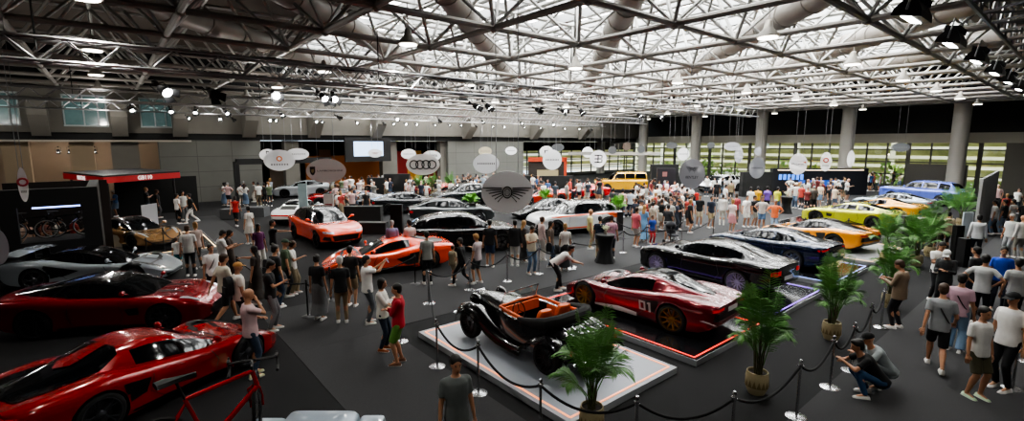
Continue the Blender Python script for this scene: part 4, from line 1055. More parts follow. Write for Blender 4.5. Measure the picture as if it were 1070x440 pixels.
def ph(px, py, view, h=1.76, **k): # by the top of the head
    p = at(px, py, h); p.z = 0; return person(p, face(view, p), h=h, **k)
WH, CR, BK, NV = 'dddbd6', 'c9c0ac', '141517', '1a2130'
J_, BLKT, GRY, KH = '2f3d4f', '15161a', '5a5b5c', '8d7b60'
# ---- left aisle
pf(187, 234, 60, label='person in white tee and black trousers standing left of two others near the concrete wall', legs=('slim', BLKT))
pf(193, 230, 150, label='person in pale shirt behind the pair near the concrete wall', top='b8b8b4', legs=('slim', GRY))
pf(201, 233, -100, label='person in black top and white trousers striding near the concrete wall', top=BK, legs=('slim', 'd5d3ce'), pose='walk', fem=1, hair=('bun', 'k'))
pf(187, 281, 20, label='small child in white tee and teal shorts holding an adult hand', h=1.2, legs=('shorts', '2f7078'), hair=('short', 'b'))
pf(199.8, 289, 8, label='person in white tee and dark grey trousers seen from behind beside the child', legs=('slim', '34373b'), h=1.82, hair=('short2', 'b'))
pf(208, 281, -20, label='blond woman in pale pink top with a tan bag beside the man with the child', top='b9a59c', fem=1, hair=('bob', 'y'), legs=('slim', '5d5a58'))
ph(219.5, 255, 160, label='person in white tee with black crossbody strap and black shorts', legs=('shorts', BLKT), strap='1a1a1c', h=1.74)
ph(230, 240, 75, label='man in white tee holding up a phone behind the white sports car nose', pose='phone', legs=('slim', '23262c'), h=1.8)
ph(238, 240, 100, label='woman with long dark hair in a brown top beside the man with the phone', top='3a2f28', fem=1, hair=('long', 'k'), pose='onehand', legs=('longskirt', '3a2f28'), h=1.72)
pf(247.5, 237, 10, label='person in bright red sleeveless top and black trousers walking away', top='a6231c', kind='vest', legs=('slim', BLKT), pose='walk', fem=1, hair=('bob', 'k'))
pf(262, 255, -30, label='woman in short white dress with crossbody strap', top='d9d6cf', legs=('dress', 'd9d6cf'), fem=1, hair=('bun', 'k'), strap='3a3030', skin='m')
pf(273, 284, 160, label='woman in purple top and white trousers with long dark hair', top='5b2154', legs=('wide', 'c9c6c0'), fem=1, hair=('long', 'k'))
pf(287, 278, 95, label='person in black tee and white trousers pointing at the orange utility car', top=BK, legs=('slim', 'd0ceca'), pose='point')
pf(237, 338, 60, label='large bearded man in cream tee and black shorts walking', top='c6bfae', legs=('shorts', BLKT), pose='walk', h=1.86, hair=('short', 'b'), skin='m')
pf(253, 347, 70, label='person in tan cap and white shirt wearing a black backpack', top='d6d2c8', hair=('cap', 'b98a4e'), legs=('slim', '202226'), h=1.76)
pf(265, 393, 75, label='balding man in pale pink polo and blue jeans with a hand at his mouth', top='c9adae', legs=('slim', J_), hair=('bald', 'k'), pose='chin', h=1.8, shoe='c8c49a')
pf(285, 345, 95, label='man in black tee and light grey trousers standing sideways', top=BK, legs=('slim', '77777a'), pose='onehand', h=1.78)
pf(291, 321, 60, label='man in black tee with white chest print and dark jeans', top='1b1c1e', legs=('slim', '26364a'), h=1.8, hair=('short2', 'k'))
pf(270, 317, -60, label='woman in dark brown dress with long dark hair reaching out', top='2b231e', legs=('longskirt', '2b231e'), fem=1, hair=('long', 'k'), pose='point', h=1.7)
pf(307, 307, 100, label='woman in white top and khaki trousers wearing a small backpack', top='d3d0ca', legs=('wide', '7c7058'), fem=1, hair=('bun', 'b'), pose='onehand', h=1.68)
ph(297, 250, 80, label='person in dark green cap behind the black tees', hair=('cap', '2f4030'), top='3b4a35')
pf(334, 334, 30, label='woman in black top and long grey skirt seen from behind', top=BK, legs=('longskirt', '5c5d5e'), fem=1, hair=('bun', 'k'))
pf(358, 337, 0, label='grey-haired man in black tee and khaki trousers seen from behind', top='121316', legs=('slim', KH), hair=('short', 'w'), h=1.76)
pf(368, 320, 20, label='man in dark shirt and khaki shorts beside the grey-haired man', top='22201f', legs=('shorts', KH), hair=('short', 'k'))
pf(385, 338, 75, label='man in white tee and grey trousers raising a phone at the orange sports car', pose='photo', legs=('slim', '4f5458'), h=1.8)
pf(401, 366, 110, label='person in white shirt and dark jeans talking to the person in red', top='d8d4cc', legs=('slim', '1f2c3c'), hair=('bob', 'k'), pose='cross', kind='long', fem=1, shoe='8c4a26', h=1.66)
pf(418, 380, -80, label='person in red shirt and green shorts talking beside the orange sports car', top='b01f30', legs=('shorts', '5c8a3a'), pose='cross', hair=('short', 'k'), h=1.74, kind='long', shoe='6b4a38', skin='m')
pf(447, 297, -10, label='person in grey tee and black trousers looking at the orange sports car from behind', top='8f918c', legs=('slim', BLKT), h=1.78)
pf(411, 278, 5, label='grey-haired person in lilac shirt behind the orange sports car', top='8f86a8', hair=('short', 'g'), kind='long', legs=('slim', '2b2c30'))
pf(429, 277, -20, label='person in pale pink top behind the orange sports car', top='c3aeaa', legs=('slim', '26272b'), hair=('short', 'k'))
# ---- centre group
pf(473.6, 293, 40, label='small child in beige clothes next to the boy in black', top='a99d84', legs=('shorts', 'a99d84'), h=1.22, hair=('short', 'b'))
pf(483, 299, -70, label='boy in black tracksuit walking along the rope', top='131416', legs=('slim', '131416'), h=1.62, pose='walk', kind='long')
pf(499, 296, -50, label='blond person in pale mauve tee and grey shorts', top='b3a6a8', legs=('shorts', '3f4448'), hair=('short2', 'y'), h=1.68, pose='onehand')
pf(512, 279, 5, label='man in black tee and denim shorts seen from behind at the black utility car', top='121316', legs=('shorts', '2d405c'), h=1.8, hair=('short2', 'k'))
pf(538, 278, 0, label='man in black jacket and white trousers seen from behind', top='121316', kind='jacket', legs=('slim', 'd4d2ce'), h=1.78)
pf(547, 274, 60, label='woman with long blond hair in a long dark dress', top='3a3633', legs=('longskirt', '1b1b1c'), fem=1, hair=('long', 'y'), h=1.66)
pf(555, 286, 150, label='man in cream tee and light blue jeans facing the viewer', top='c9bfa9', legs=('slim', '5c7490'), pose='phone')
pf(566, 272, 60, label='woman in pale pink shirt and white trousers', top='c8b2ae', legs=('wide', 'cfcac4'), fem=1, hair=('bun', 'b'), kind='long')
pf(575, 279, 100, label='woman with long dark hair and dark bag in jeans', top='5a5048', legs=('slim', '2b3c52'), fem=1, hair=('long', 'k'))
pf(584, 303, 80, label='person in white tee bending forward to take a photograph', pose='bend', top='d5d2cd', legs=('slim', '17181c'), hair=('short2', 'k'), h=1.74)
pf(590, 283, -20, label='woman in black dress with a pale shawl beside the rope', top='c9c2bc', legs=('longskirt', '141416'), fem=1, hair=('short', 'y'))
pf(616, 260, 80, label='person in pale yellow shirt and khaki trousers beside the white and orange car', top='cfc48a', legs=('slim', 'b3a684'), hair=('bald', 'k'))
pf(626, 271, 10, label='person in navy tee and beige trousers behind the black cocktail table', top='1b2438', legs=('slim', 'a99a80'))
pf(638, 270, 0, label='person in pink tee behind the black cocktail table', top='c795a6', legs=('slim', '3b3d44'), hair=('short', 'b'))
pf(664, 258, 40, label='person in coral pink tee and white shorts', top='c9606a', legs=('shorts', 'c9c5bf'), hair=('short', 'b'), h=1.8)
pf(672, 253, 20, label='woman with blond hair in long light blue dress', top='6f9fc4', legs=('longskirt', '6f9fc4'), fem=1, hair=('long', 'y'))
pf(681, 255, 150, label='child in blue and red outfit', top='2a4a9c', legs=('slim', 'b0252c'), h=1.35, hair=('short', 'b'))
# ---- group in front of the central displays
for a in [(730, 236, 170, 'man in black tee and beige shorts beside the man in navy', dict(top=BK, legs=('shorts', 'a89a82'))),
 (742, 238, 150, 'man in navy tee and khaki shorts with arms down', dict(top='222b3a', legs=('shorts', 'a3906e'))),
 (754, 235, 0, 'man in white shirt and white trousers seen from behind', dict(legs=('slim', 'cfccc5'), kind='long')),
 (764, 243, 20, 'woman in pink and white dress with blond hair', dict(top='d5c4c2', legs=('dress', 'c98d94'), fem=1, hair=('bob', 'y'))),
 (768, 234, 0, 'person in red top behind the woman in the pink dress', dict(top='b04a50', legs=('slim', GRY), hair=('bob', 'b'))),
 (779, 237, 160, 'person in white outfit with a dark bag', dict(legs=('shorts', 'cbc8c1'), strap='222222')),
 (787, 237, 120, 'person in black tee and pale shorts', dict(top=BK, legs=('shorts', '9d9a92'))),
 (795, 239, 175, 'man in light grey tee and denim shorts', dict(top='b4b2ad', legs=('shorts', '45607e'), pose='hips', hair=('short', 'b'))),
 (808, 244, 175, 'man in orange tee and light jeans', dict(top='d9784e', legs=('slim', '7c97b4'), pose='hips', hair=('short', 'g'))),
 (721, 237, 170, 'man in light blue tee and pale shorts', dict(top='9fb9cf', legs=('shorts', 'b9b2a4'), pose='onehand')),
 (708, 240, 150, 'person in black tee behind the parked stroller', dict(top=BK, legs=('slim', '2a2b2f'))),
 (697, 252, 20, 'person in dark shirt leaning over beside the ropes', dict(top='2c2c2e', legs=('shorts', 'a79f90'))),
 (783, 223, 0, 'person in white shirt left of the yellow tee', dict(legs=('slim', '5c6c84'))),
 (790.5, 222, 0, 'person in yellow tee among the crowd', dict(top='e0a91c', legs=('slim', '4f5a6c'))),
 (800.6, 222, 0, 'person in purple tee among the crowd', dict(top='7a57b8', legs=('slim', '2e3036'))),
 (811, 223, 30, 'person in yellow-green top beside the cocktail table', dict(top='c2c438', legs=('slim', '3b5370'))),
 (696, 212, 120, 'man in white tee beside the man with hands on hips', dict(legs=('slim', GRY))),
 (704, 213, 180, 'man in white tee with hands on hips', dict(pose='hips', legs=('slim', 'a9a49a'))),
 (748, 212, 0, 'person in black shirt near the white utility car', dict(top=BK, legs=('slim', BLKT))),
 (763, 212, 0, 'person in khaki shirt near the white utility car', dict(top='8c7c60', legs=('slim', '3b3a38'))),
 (757, 219, 60, 'person in white shirt near the man in khaki shirt', dict(legs=('slim', '8c8a84'))),
 (640, 226, 30, 'person in charcoal tee with pale shorts near the bright plant', dict(top='2c2e30', legs=('shorts', '9b948a'), h=1.8)),
 (650, 227, 10, 'broad person in pale pink tee left of the crowd', dict(top='d9b8ac', legs=('slim', '5a6270'), h=1.8)),
 (658, 227, 0, 'person in pale blue top beside the pale pink tee', dict(top='b4bfc9', legs=('slim', '3a4658'))),
 (667, 226, 40, 'person in white shirt at the edge of the crowd', dict(legs=('slim', '7d8894'), kind='long')),
 (686, 222, 0, 'tall person in white shirt in the sunlit crowd', dict(kind='long', legs=('slim', 'aaa69c'), h=1.84)),
 (580, 214, 10, 'man in dark tee and pale trousers beyond the black utility car', dict(top='3f4a54', legs=('slim', 'c3beb4'))),
 (568, 214, 160, 'person in white tee holding a bright green plant', dict(legs=('slim', '4e5560'))),
 (592, 214, 60, 'person in grey striped tee beyond the silver-white cars', dict(top='9a9a96', legs=('slim', '8c7f6c'))),
 (614, 212, 0, 'man in dark tee and white trousers in the far aisle', dict(top='2d3740', legs=('slim', 'c5c2ba'))),
 (625, 209, 0, 'person in white tee and dark shorts in the far aisle', dict(legs=('shorts', '2f3238')))]:
    k = dict(a[4]); pf(a[0], a[1], a[2], label=a[3], **k)
# ---- right side
ph(966, 220, 0, label='person in white shirt seen from behind beside the tall palms', kind='long', legs=('slim', '2b2f38'))
ph(982, 222, 20, label='person in beige shirt beside the black kiosk', top='a39a84', kind='long', legs=('slim', '4b4436'))
ph(992, 221, -30, label='person in tan jacket next to the person in beige shirt', top='b3a387', kind='jacket', legs=('slim', '35322c'))
pf(1018, 271, -5, label='man in white long-sleeved shirt and dark blue trousers seen from behind', top='d5d6d8', kind='long', legs=('slim', '1e2634'), h=1.8)
pf(1036, 245, -90, label='person in white tee and light jeans near the grey louvred panel', legs=('slim', '6f87a0'))
pf(1046, 245, -70, label='person in black tee and light jeans near the grey louvred panel', top=BK, legs=('slim', '8498ac'), h=1.8)
pf(1055, 243, -60, label='person in pale grey tee behind the black tee', top='b2b2b0', legs=('slim', '3c3f46'))
pf(1066, 246, -30, label='person in black tee by the right edge with arms crossed', top='17181a', pose='cross', legs=('slim', '1e2024'), h=1.84)
pf(1052, 268, -150, label='white-haired man with green backpack in pale shirt', top='bfc0be', legs=('slim', '8b8d90'), hair=('short', 'w'))
pf(1064, 270, -40, label='bald man in white shirt at the right edge', top='d2cfca', legs=('slim', 'a19c92'), hair=('bald', 'k'), kind='long')
pf(976, 314, 150, label='man in white tee with black sling strap and black trousers', legs=('slim', BLKT), strap='111113', pose='phone', h=1.8)
ph(991, 260, -170, label='man in white cap and dark camouflage shirt', top='26282a', hair=('cap', 'cfcfcd'), kind='long', pose='phone', legs=('slim', '1b1d20'))
pf(936, 343, -70, label='man in brown tweed jacket and dark trousers looking at a phone', top='7d6b58', kind='jacket', legs=('slim', '1b1c1f'), pose='phone', hair=('short', 'b'), h=1.76)
pf(976, 386, -5, label='man in grey tee with black crossbody strap and black shorts walking away', top='86898c', legs=('shorts', '111214'), strap='0c0c0e', pose='walk', hair=('short', 'b'), h=1.84)
pf(996, 367, 10, label='person in pale pink tee with dark back print and light jeans', top='c3a0ae', legs=('wide', '7690ac'), strap='0c0c0e', h=1.78, hair=('short2', 'k'))
ph(1022, 258, -60, label='person in charcoal tee talking in the right group', top='26282b', legs=('slim', '2a3442'), pose='stand')
ph(1031, 266, 10, label='muscular man in white tee seen from behind in the right group', h=1.84, legs=('slim', BLKT), pose='hips', top='c5c6c6')
ph(1050, 258, 175, label='man in royal blue polo facing the viewer', top='1c46b4', legs=('slim', '1a2030'), h=1.8)
ph(1066, 270, -10, label='person in grey tee seen from behind at the right edge', top='a5a6a6', legs=('slim', '1b1d21'), h=1.78)
pf(1016, 415, 130, label='man in white printed tee, olive shorts and pale green trainers', top='d8d6d2', legs=('shorts', '4a4634'), shoe='b9d0b0', h=1.72, pose='stand', hair=('short', 'k'))
pf(1046, 407, -150, label='large man in white tee, black trousers and black cap', hair=('cap', '101012'), legs=('slim', '101114'), h=1.9, pose='stand')
pf(904, 414, -110, label='person in black tee and blue jeans squatting behind the rope', pose='crouch', top='0f1012', legs=('slim', '2c4c70'), hair=('short2', 'k'))
pf(914, 404, -120, label='person in grey tee and black cap squatting beside the person in black tee', pose='crouch', top='8e9697', legs=('slim', '6d7476'), hair=('cap', '0d0d0f'))
ph(476, 371, 165, label='man in grey tee standing close to the viewer below the open car platform', top='5d6260', legs=('slim', '141518'), h=1.78, pose='stand', hair=('short', 'k'), skin='m')
CARBOX = [(o.location.x, o.location.y, o.rotation_euler.z, 2.6, 1.2) for o in bpy.data.objects if o.get('category') == 'car']
# ---- crowds further back
CT = ['d8d6d1']*7+['141517']*4+['2a3040', '8f9aa6', 'b8473e', '8c8a86', 'c9b9a4', '5d6b50', 'c4a3a0', '6a2a2a', '3b5b86', '3a3632']
CL = ['1b1c20', '2c3440', '5a6c82', '8c7f68', '3b3b3d', 'b8b2a6']
CN = {'d8d6d1': 'white', '141517': 'black', '2a3040': 'navy', '8f9aa6': 'grey-blue', 'b8473e': 'red', '8c8a86': 'grey', 'c9b9a4': 'beige', '5d6b50': 'olive', 'c4a3a0': 'pink', '6a2a2a': 'maroon', '3b5b86': 'blue', '3a3632': 'brown'}
LN = {'1b1c20': 'black', '2c3440': 'dark blue', '5a6c82': 'jeans blue', '8c7f68': 'khaki', '3b3b3d': 'charcoal', 'b8b2a6': 'pale'}
def crowd(n, x0, x1, y0, y1, where, seed, views=(0, 180, 90, -90, 30, -40), mind=.5, dark=False):
    r = random.Random(seed); placed = []
    tries = 0
    while len(placed) < n and tries < n*30:
        tries += 1
        p = at(r.uniform(x0, x1), r.uniform(y0, y1))
        if p.y > 43.3 or abs(p.x-58.7) < 1.1 or p.x > 60.5 or any((p-q).length < mind for q in placed): continue
        if any(abs((p.x-cx_)*math.cos(a_)+(p.y-cy_)*math.sin(a_)) < hl_ and abs(-(p.x-cx_)*math.sin(a_)+(p.y-cy_)*math.cos(a_)) < hw_ for cx_, cy_, a_, hl_, hw_ in CARBOX): continue
        placed.append(p)
        t_ = r.choice(CT); l_ = r.choice(CL); fem = r.random() < .4; lk = r.choice(['slim', 'slim', 'shorts', 'wide'] if not fem else ['slim', 'shorts', 'skirt', 'longskirt'])
        if dark and r.random() < .3: t_ = '141517'
        pose = r.choice(['stand', 'stand', 'phone', 'cross', 'pocket', 'onehand', 'hips'])
        lab = 'person in %s and %s %s %s' % (CN[t_], LN[l_], LEGN[lk], where)
        person(p, face(r.choice(views)+r.uniform(-20, 20), p), pose=pose, top=t_, legs=(lk, l_), fem=int(fem), hair=(r.choice(['long', 'bun', 'bob']) if fem else r.choice(['short', 'short2', 'short', 'bald', 'cap']), r.choice('kkbbyg')) if True else None,
               label=lab, h=r.uniform(1.62, 1.86), skin=r.choice('lmmd'), group='visitors '+where)
# caps in the crowd take a cloth colour
_ph = person
def person(pos, deg, hair=('short', 'k'), **k):
    if hair[0] == 'cap' and len(hair[1]) == 1: hair = ('cap', {'k': '17181a', 'b': '2a3040', 'y': 'c9c4b8', 'g': 'c9c4b8'}[hair[1]])
    return _ph(pos, deg, hair=hair, **k)
crowd(12, 228, 285, 208, 216, 'by the dark benches at the concrete wall', 1, mind=.55)
crowd(20, 325, 430, 202, 209, 'beside the far screens', 2)
crowd(12, 345, 400, 210, 228, 'near the dark display booth', 12)
crowd(26, 440, 560, 199, 206, 'in front of the far concrete wall', 3)
crowd(14, 420, 520, 207, 215, 'behind the silver saloon', 13)
crowd(14, 560, 640, 205, 211, 'near the yellow off-road car', 4)
crowd(36, 662, 722, 222, 246, 'in the sunlit crowd at the central stand', 5, mind=.42)
crowd(14, 660, 720, 209, 221, 'behind the dense sunlit crowd', 15)
crowd(32, 818, 885, 206, 222, 'in the crowd left of the round column', 6)
crowd(12, 880, 940, 194, 200, 'along the far glass wall', 7)
crowd(10, 730, 800, 198, 206, 'behind the yellow and purple tees', 8)
crowd(5, 1040, 1085, 218, 232, 'behind the right-hand group', 9)
crowd(6, 120, 180, 215, 228, 'behind the red canopy stand', 10, dark=True)
# ================================================================== platforms
def platform(x0, x1, y0, y1, top, glow, label, zt=.13, gl=.7):
    t = empty('display_platform', ((x0+x1)/2, (y0+y1)/2, 0), 0, label=label, cat='platform')
    w_, d_ = x1-x0, y1-y0
    m = MB(); m.box((0, 0, zt/2), (w_, d_, zt)); mb_obj('deck', m, top, t)
    e = MB()
    for s in (-1, 1): e.box((s*(w_/2+.008), 0, zt/2), (.016, d_, zt)).box((0, s*(d_/2+.008), zt/2), (w_+.03, .016, zt))
    mb_obj('edge_fascia', e, mat('pale platform edge', '9a9da1', .5), t)
    if glow:
        g_ = MB(); q = .1
        for s in (-1, 1): g_.box((s*(w_/2-q), 0, zt+.004), (.035, d_-2*q, .01)).box((0, s*(d_/2-q), zt+.004), (w_-2*q, .035, .01))
        mb_obj('light_line', g_, mat('glow_'+glow, glow, .5, emit=gl), t)
    return t
M_plA = mat('light grey platform', '9298a0', .35, noise=.05); M_plB = mat('dark glossy platform', '1c1d20', .2, coat=.6)
platform(5.38, 8.45, 5.0, 9.95, M_plA, 'ff9a66', 'light grey platform edged with an orange light line under the open black car')
platform(9.05, 12.3, 4.9, 9.9, M_plB, 'ff3b30', 'dark glossy platform with red light line under the car numbered 01')
platform(13.1, 16.6, 4.95, 9.95, M_plB, 'a06bff', 'dark platform with violet light line under the black coupe')
platform(17.6, 21.2, 4.95, 9.95, M_plB, '9fb4ff', 'dark platform under the dark blue grand tourer')
platform(22.0, 26.4, 5.0, 10.6, mat('pale grey platform', '8a8b8c', .4), 'ffcf90', 'pale platform under the yellow-orange sports car')
platform(29.0, 38.5, 5.2, 11.5, M_plB, None, 'wide dark platform under the lime and golden yellow cars')
platform(-.3, 3.4, 24.2, 29.5, M_plB, 'ffd9a8', 'dark platform with warm light line under the bronze car', gl=1.2)
# ================================================================== open roadster
def roadster(loc, deg, z):
    t = empty('vintage_roadster', (loc[0], loc[1], z), R(deg), label='glossy black open roadster with orange leather interior and flowing wings', cat='car')
    P_ = P_blk; OR = mat('orange leather', 'c9581c', .45, noise=.08); CH = M_chrome
    def sect(x, w0, w1, z0, z1, n=7):
        pts = [(x, -w0, z0), (x, -w0*1.02, z0+(z1-z0)*.5)]
        for k in range(n+1):
            a = math.pi*k/n; pts.append((x, -w1*math.cos(a), z0+(z1-z0)*.72+(z1-z0)*.28*math.sin(a)))
        return pts+[(x, w0*1.02, z0+(z1-z0)*.5), (x, w0, z0)]
    m = MB(); m.loft([sect(.30, .56, .52, .30, 1.0), sect(.8, .43, .40, .30, .98), (sect(1.3, .32, .30, .32, .95)), sect(1.62, .27, .24, .34, .92), sect(1.68, .24, .2, .38, .88)])
    mb_obj('bonnet', m, P_, t, smooth=True)
    lv = MB()
    for s in (-1, 1):
        for k in range(12): lv.box((.5+k*.075, s*(.47-.013*k), .72), (.02, .02, .22))
    mb_obj('bonnet_louvres', lv, M_dark, t)
    # tub with an open cockpit
    out = [(.30, .58), (.0, .64), (-.5, .66), (-.95, .64), (-1.25, .58)]
    tub = MB()
    for s in (-1, 1):
        tub.loft([[(x, s*y, .28), (x, s*(y+.01), .6), (x, s*y, .90-.06*math.sin((x+1.2)*2)), (x, s*(y-.05), .90-.06*math.sin((x+1.2)*2)), (x, s*(y-.05), .28)] for x, y in out])
    tub.box((-.45, 0, .30), (1.55, 1.2, .06))
    tub.loft([[(x, -w_, z0), (x, -w_, z1*.86), (x, -w_*.75, z1), (x, 0, z1+.03), (x, w_*.75, z1), (x, w_, z1*.86), (x, w_, z0)] for x, w_, z0, z1 in ((-1.2, .60, .28, .92), (-1.5, .58, .30, .86), (-1.8, .52, .36, .70), (-1.98, .46, .42, .52))])
    mb_obj('body', tub, P_, t, smooth=True)
    lip = MB(); ps = [(.28, -.56, .95), (-.1, -.60, .93), (-.6, -.62, .90), (-1.05, -.58, .94), (-1.15, -.3, .95), (-1.15, .3, .95), (-1.05, .58, .94), (-.6, .62, .90), (-.1, .60, .93), (.28, .56, .95), (.30, .0, .97), (.28, -.56, .95)]
    lip.tube(ps, .035, 8); mb_obj('cockpit_trim', lip, OR, t, smooth=True)
    ds = MB(); ds.box((.22, 0, .82), (.06, 1.1, .22)); mb_obj('dashboard', ds, OR, t)
    for s in (-1, 1):
        st = MB()
        st.loft([[(x, s*.28+y*w_, z) for y, z in ((-.2, zl), (-.22, (zl+zh)/2), (-.17, zh), (.17, zh), (.22, (zl+zh)/2), (.2, zl))] for x, w_, zl, zh in ((-.15, .9, .36, .55), (-.25, 1, .36, .58), (-.62, 1, .36, .56))])
        st.loft([[(x, s*.28+y, z) for x, y in ((xb, -.2*q), (xb+.13, -.17*q), (xb+.13, .17*q), (xb, .2*q), (xb-.04, 0))] for xb, z, q in ((-.72, .5, 1), (-.80, .8, 1), (-.86, 1.02, .95), (-.88, 1.10, .7))])
        st.box((-.5, s*.56, .7), (.9, .05, .3))
        sm = st.mesh('seat', False, 1); sm = eval_mesh(sm, [('BEVEL', dict(width=.025, segments=2))], 'seat'); autosmooth(sm, 60); link('seat', sm, OR, t)
    sw = MB(); c = Vector((-.02, .28, .88)); sw.tube([c+Vector((.1*math.cos(a)*.5, .17*math.sin(a), .17*math.cos(a))) for a in [2*math.pi*i/20 for i in range(21)]], .013, 6)
    for a in (0, 2.1, 4.2): sw.tube([c, c+Vector((.05*math.cos(a), .17*math.sin(a), .17*math.cos(a)))], .01, 5)
    mb_obj('steering_wheel', sw, M_dark, t, smooth=True)
    hd = MB(); hd.tube([(-.45, -.68, .90), (-.85, -.70, .94), (-1.15, -.62, .98), (-1.28, -.35, 1.0), (-1.31, 0, 1.01), (-1.28, .35, 1.0), (-1.15, .62, .98), (-.85, .70, .94), (-.45, .68, .90)], [.05, .09, .12, .13, .13, .13, .12, .09, .05], 10)
    mb_obj('folded_soft_top', hd, mat('black canvas', '121212', .9, bump=.3, nscale=20), t, smooth=True)
    # wings
    def wing(path, y0, y1, name):
        for s in (-1, 1):
            w_ = MB(); rings = []
            for i, (x, z_, th) in enumerate(path):
                nx, nz = math.sin(th), math.cos(th)
                r_ = []
                for k in range(7):
                    q = k/6; y = y0+(y1-y0)*q; bul = .07*math.sin(math.pi*min(1, q*.9)); dr = -.14*max(0, q-.75)/.25
                    r_.append((x+nx*(bul+dr), s*y, z_+nz*(bul+dr)))
                r_ += [(p[0]-nx*.02, p[1], p[2]-nz*.02) for p in r_[::-1]]
                rings.append(r_)
            w_.loft(rings); mb_obj(name, w_, P_, t, smooth=True, ang=60)
    wing([(1.72, .36, 1.4), (1.68, .52, 1.1), (1.52, .68, .7), (1.25, .76, .1), (.98, .72, -.3), (.70, .58, -.55), (.40, .44, -.5), (.10, .36, -.25), (-.25, .33, 0), (-.60, .33, 0)], .34, .83, 'front_wing')
    wing([(-.66, .34, -.9), (-.76, .50, -1.0), (-.94, .66, -.6), (-1.25, .77, 0), (-1.55, .70, .6), (-1.76, .54, 1.0), (-1.86, .40, 1.3)], .52, .84, 'rear_wing')
    for s in (-1, 1):
        l = MB(); rr = [(.02, .14), (.08, .12), (.12, .06), (.125, 0), (.11, -.01)]
        l.loft([[(1.40+h, s*.40+q*math.cos(2*math.pi*j/16), .84+q*math.sin(2*math.pi*j/16)) for j in range(16)] for q, h in ((.02, -.2), (.09, -.14), (.12, -.04), (.125, .03), (.115, .04))])
        ho = mb_obj('headlamp', l, P_, t, smooth=True)
        l = MB(); l.loft([[(1.44+h, s*.40+q*math.cos(2*math.pi*j/16), .84+q*math.sin(2*math.pi*j/16)) for j in range(16)] for q, h in ((.112, 0), (.08, .03), (.02, .04))]); mb_obj('lamp_glass', l, M_hl, ho, smooth=True)
        tl = MB(); tl.ball((-1.88, s*.66, .62), (.03, .05, .05), 10); mb_obj('taillight', tl, M_red, t, smooth=True)
    gr = MB()
    for k in range(13): gr.box((1.70, -.2+.0333*k, .62), (.02, .012, .46))
    gr.tube([(1.70, -.22, .40), (1.70, -.24, .75), (1.69, -.12, .90), (1.69, .12, .90), (1.70, .24, .75), (1.70, .22, .40), (1.70, -.22, .40)], .016, 6)
    mb_obj('radiator_grille', gr, CH, t)
    b = MB(); b.tube([(1.86, -.7, .42), (1.95, -.3, .42), (1.95, .3, .42), (1.86, .7, .42)], .03, 8); mb_obj('front_bumper', b, CH, t, smooth=True)
    b = MB(); b.tube([(-1.95, -.7, .42), (-2.05, -.3, .42), (-2.05, .3, .42), (-1.95, .7, .42)], .03, 8); mb_obj('rear_bumper', b, CH, t, smooth=True)
    ws = MB(); a, b2 = (.30, .97), (.18, 1.27)
    ws.tube([(a[0], -.54, a[1]), (b2[0], -.50, b2[1]), (b2[0], .50, b2[1]), (a[0], .54, a[1]), (a[0], -.54, a[1])], .014, 6); wf = mb_obj('windscreen_frame', ws, CH, t, smooth=True)
    g_ = MB().poly([(a[0], -.53, a[1]), (b2[0], -.49, b2[1]), (b2[0], .49, b2[1]), (a[0], .53, a[1])]); mb_obj('windscreen', g_, gm, wf)
    rk = MB()
    for k in range(5): rk.tube([(-1.38, -.4+.2*k, .93), (-1.72, -.4+.2*k, .82), (-1.98, -.38+.19*k, .60)], .011, 6)
    for x, z_ in ((-1.42, .93), (-1.6, .88), (-1.78, .80), (-1.95, .64)): rk.tube([(x, -.44, z_), (x, .44, z_)], .012, 6)
    mb_obj('luggage_rack', rk, CH, t, smooth=True)
    for xw in (1.22, -1.25):
        for s in (-1, 1):
            tm, rm, dm = wheel_mesh(.335, .18, 22, 'I')
            wo = link('wheel', tm, M_tire, t); wo.location = (xw, s*.66, .335); wo.rotation_euler = (0, 0, 0 if s > 0 else math.pi); link('rim', rm, M_rimk, wo)
    return t
roadster(anchor(dict(xr=-1.25, xf=1.22), (6.15, 6.45), 92, 1, 'rear', .76), 92, .13)
# ================================================================== stanchions and ropes
def stan_meshes():
    b = MB().lathe([(.17, 0), (.17, .012), (.12, .03), (.03, .045)], n=24); p = MB().lathe([(.022, .03), (.022, .93)], n=12); tp = MB().lathe([(.035, .90), (.035, .95), (.02, .97), (.032, 1.0), (.02, 1.03)], n=14)
    for a in (0, math.pi/2): tp.tube([(-.05*math.cos(a), -.05*math.sin(a), .925), (.05*math.cos(a), .05*math.sin(a), .925)], .014, 6)
    return autosmooth(b.mesh('base', False)), autosmooth(p.mesh('pole', False)), autosmooth(tp.mesh('finial', False))
SB, SP, ST = stan_meshes(); M_steelb = mat('brushed stanchion steel', 'a9a9ab', .25, metal=.95); M_rope = mat('black velvet rope', '0d0d0f', .9)
def stanchion(p, dark=False, where='beside the rope line'):
    t = empty('stanchion', (p[0], p[1], 0), 0, label='%s rope stanchion %s' % ('black' if dark else 'polished steel', where), cat='stanchion', group='stanchions '+where)
    m_ = M_blk if dark else M_steelb
    link('base', SB, m_, t); link('pole', SP, m_, t); link('finial', ST, m_, t); return t
def rope(a, b, where, sag=.28):
    m = MB(); pts = []
    for i in range(15):
        q = i/14; p = Vector((a[0], a[1], .925)).lerp(Vector((b[0], b[1], .925)), q); p.z -= sag*4*q*(1-q); pts.append(p)
    m.tube(pts, .022, 7); me = m.mesh('barrier_rope', True, 1)
    link('barrier_rope', me, M_rope, None, label='sagging black rope %s' % where, cat='rope', group='ropes '+where)
def line(pts, where, ropes=True, dark=False, closed=False, ztop=None):
    ps = []
    for q in pts:
        if len(q) == 3: p = at(q[0], q[1], 1.03); p.z = 0
        else: p = at(q[0], q[1])
        ps.append(p); stanchion(p, dark, where)
    if ropes:
        for a, b in zip(ps, ps[1:]): rope(a, b, where)
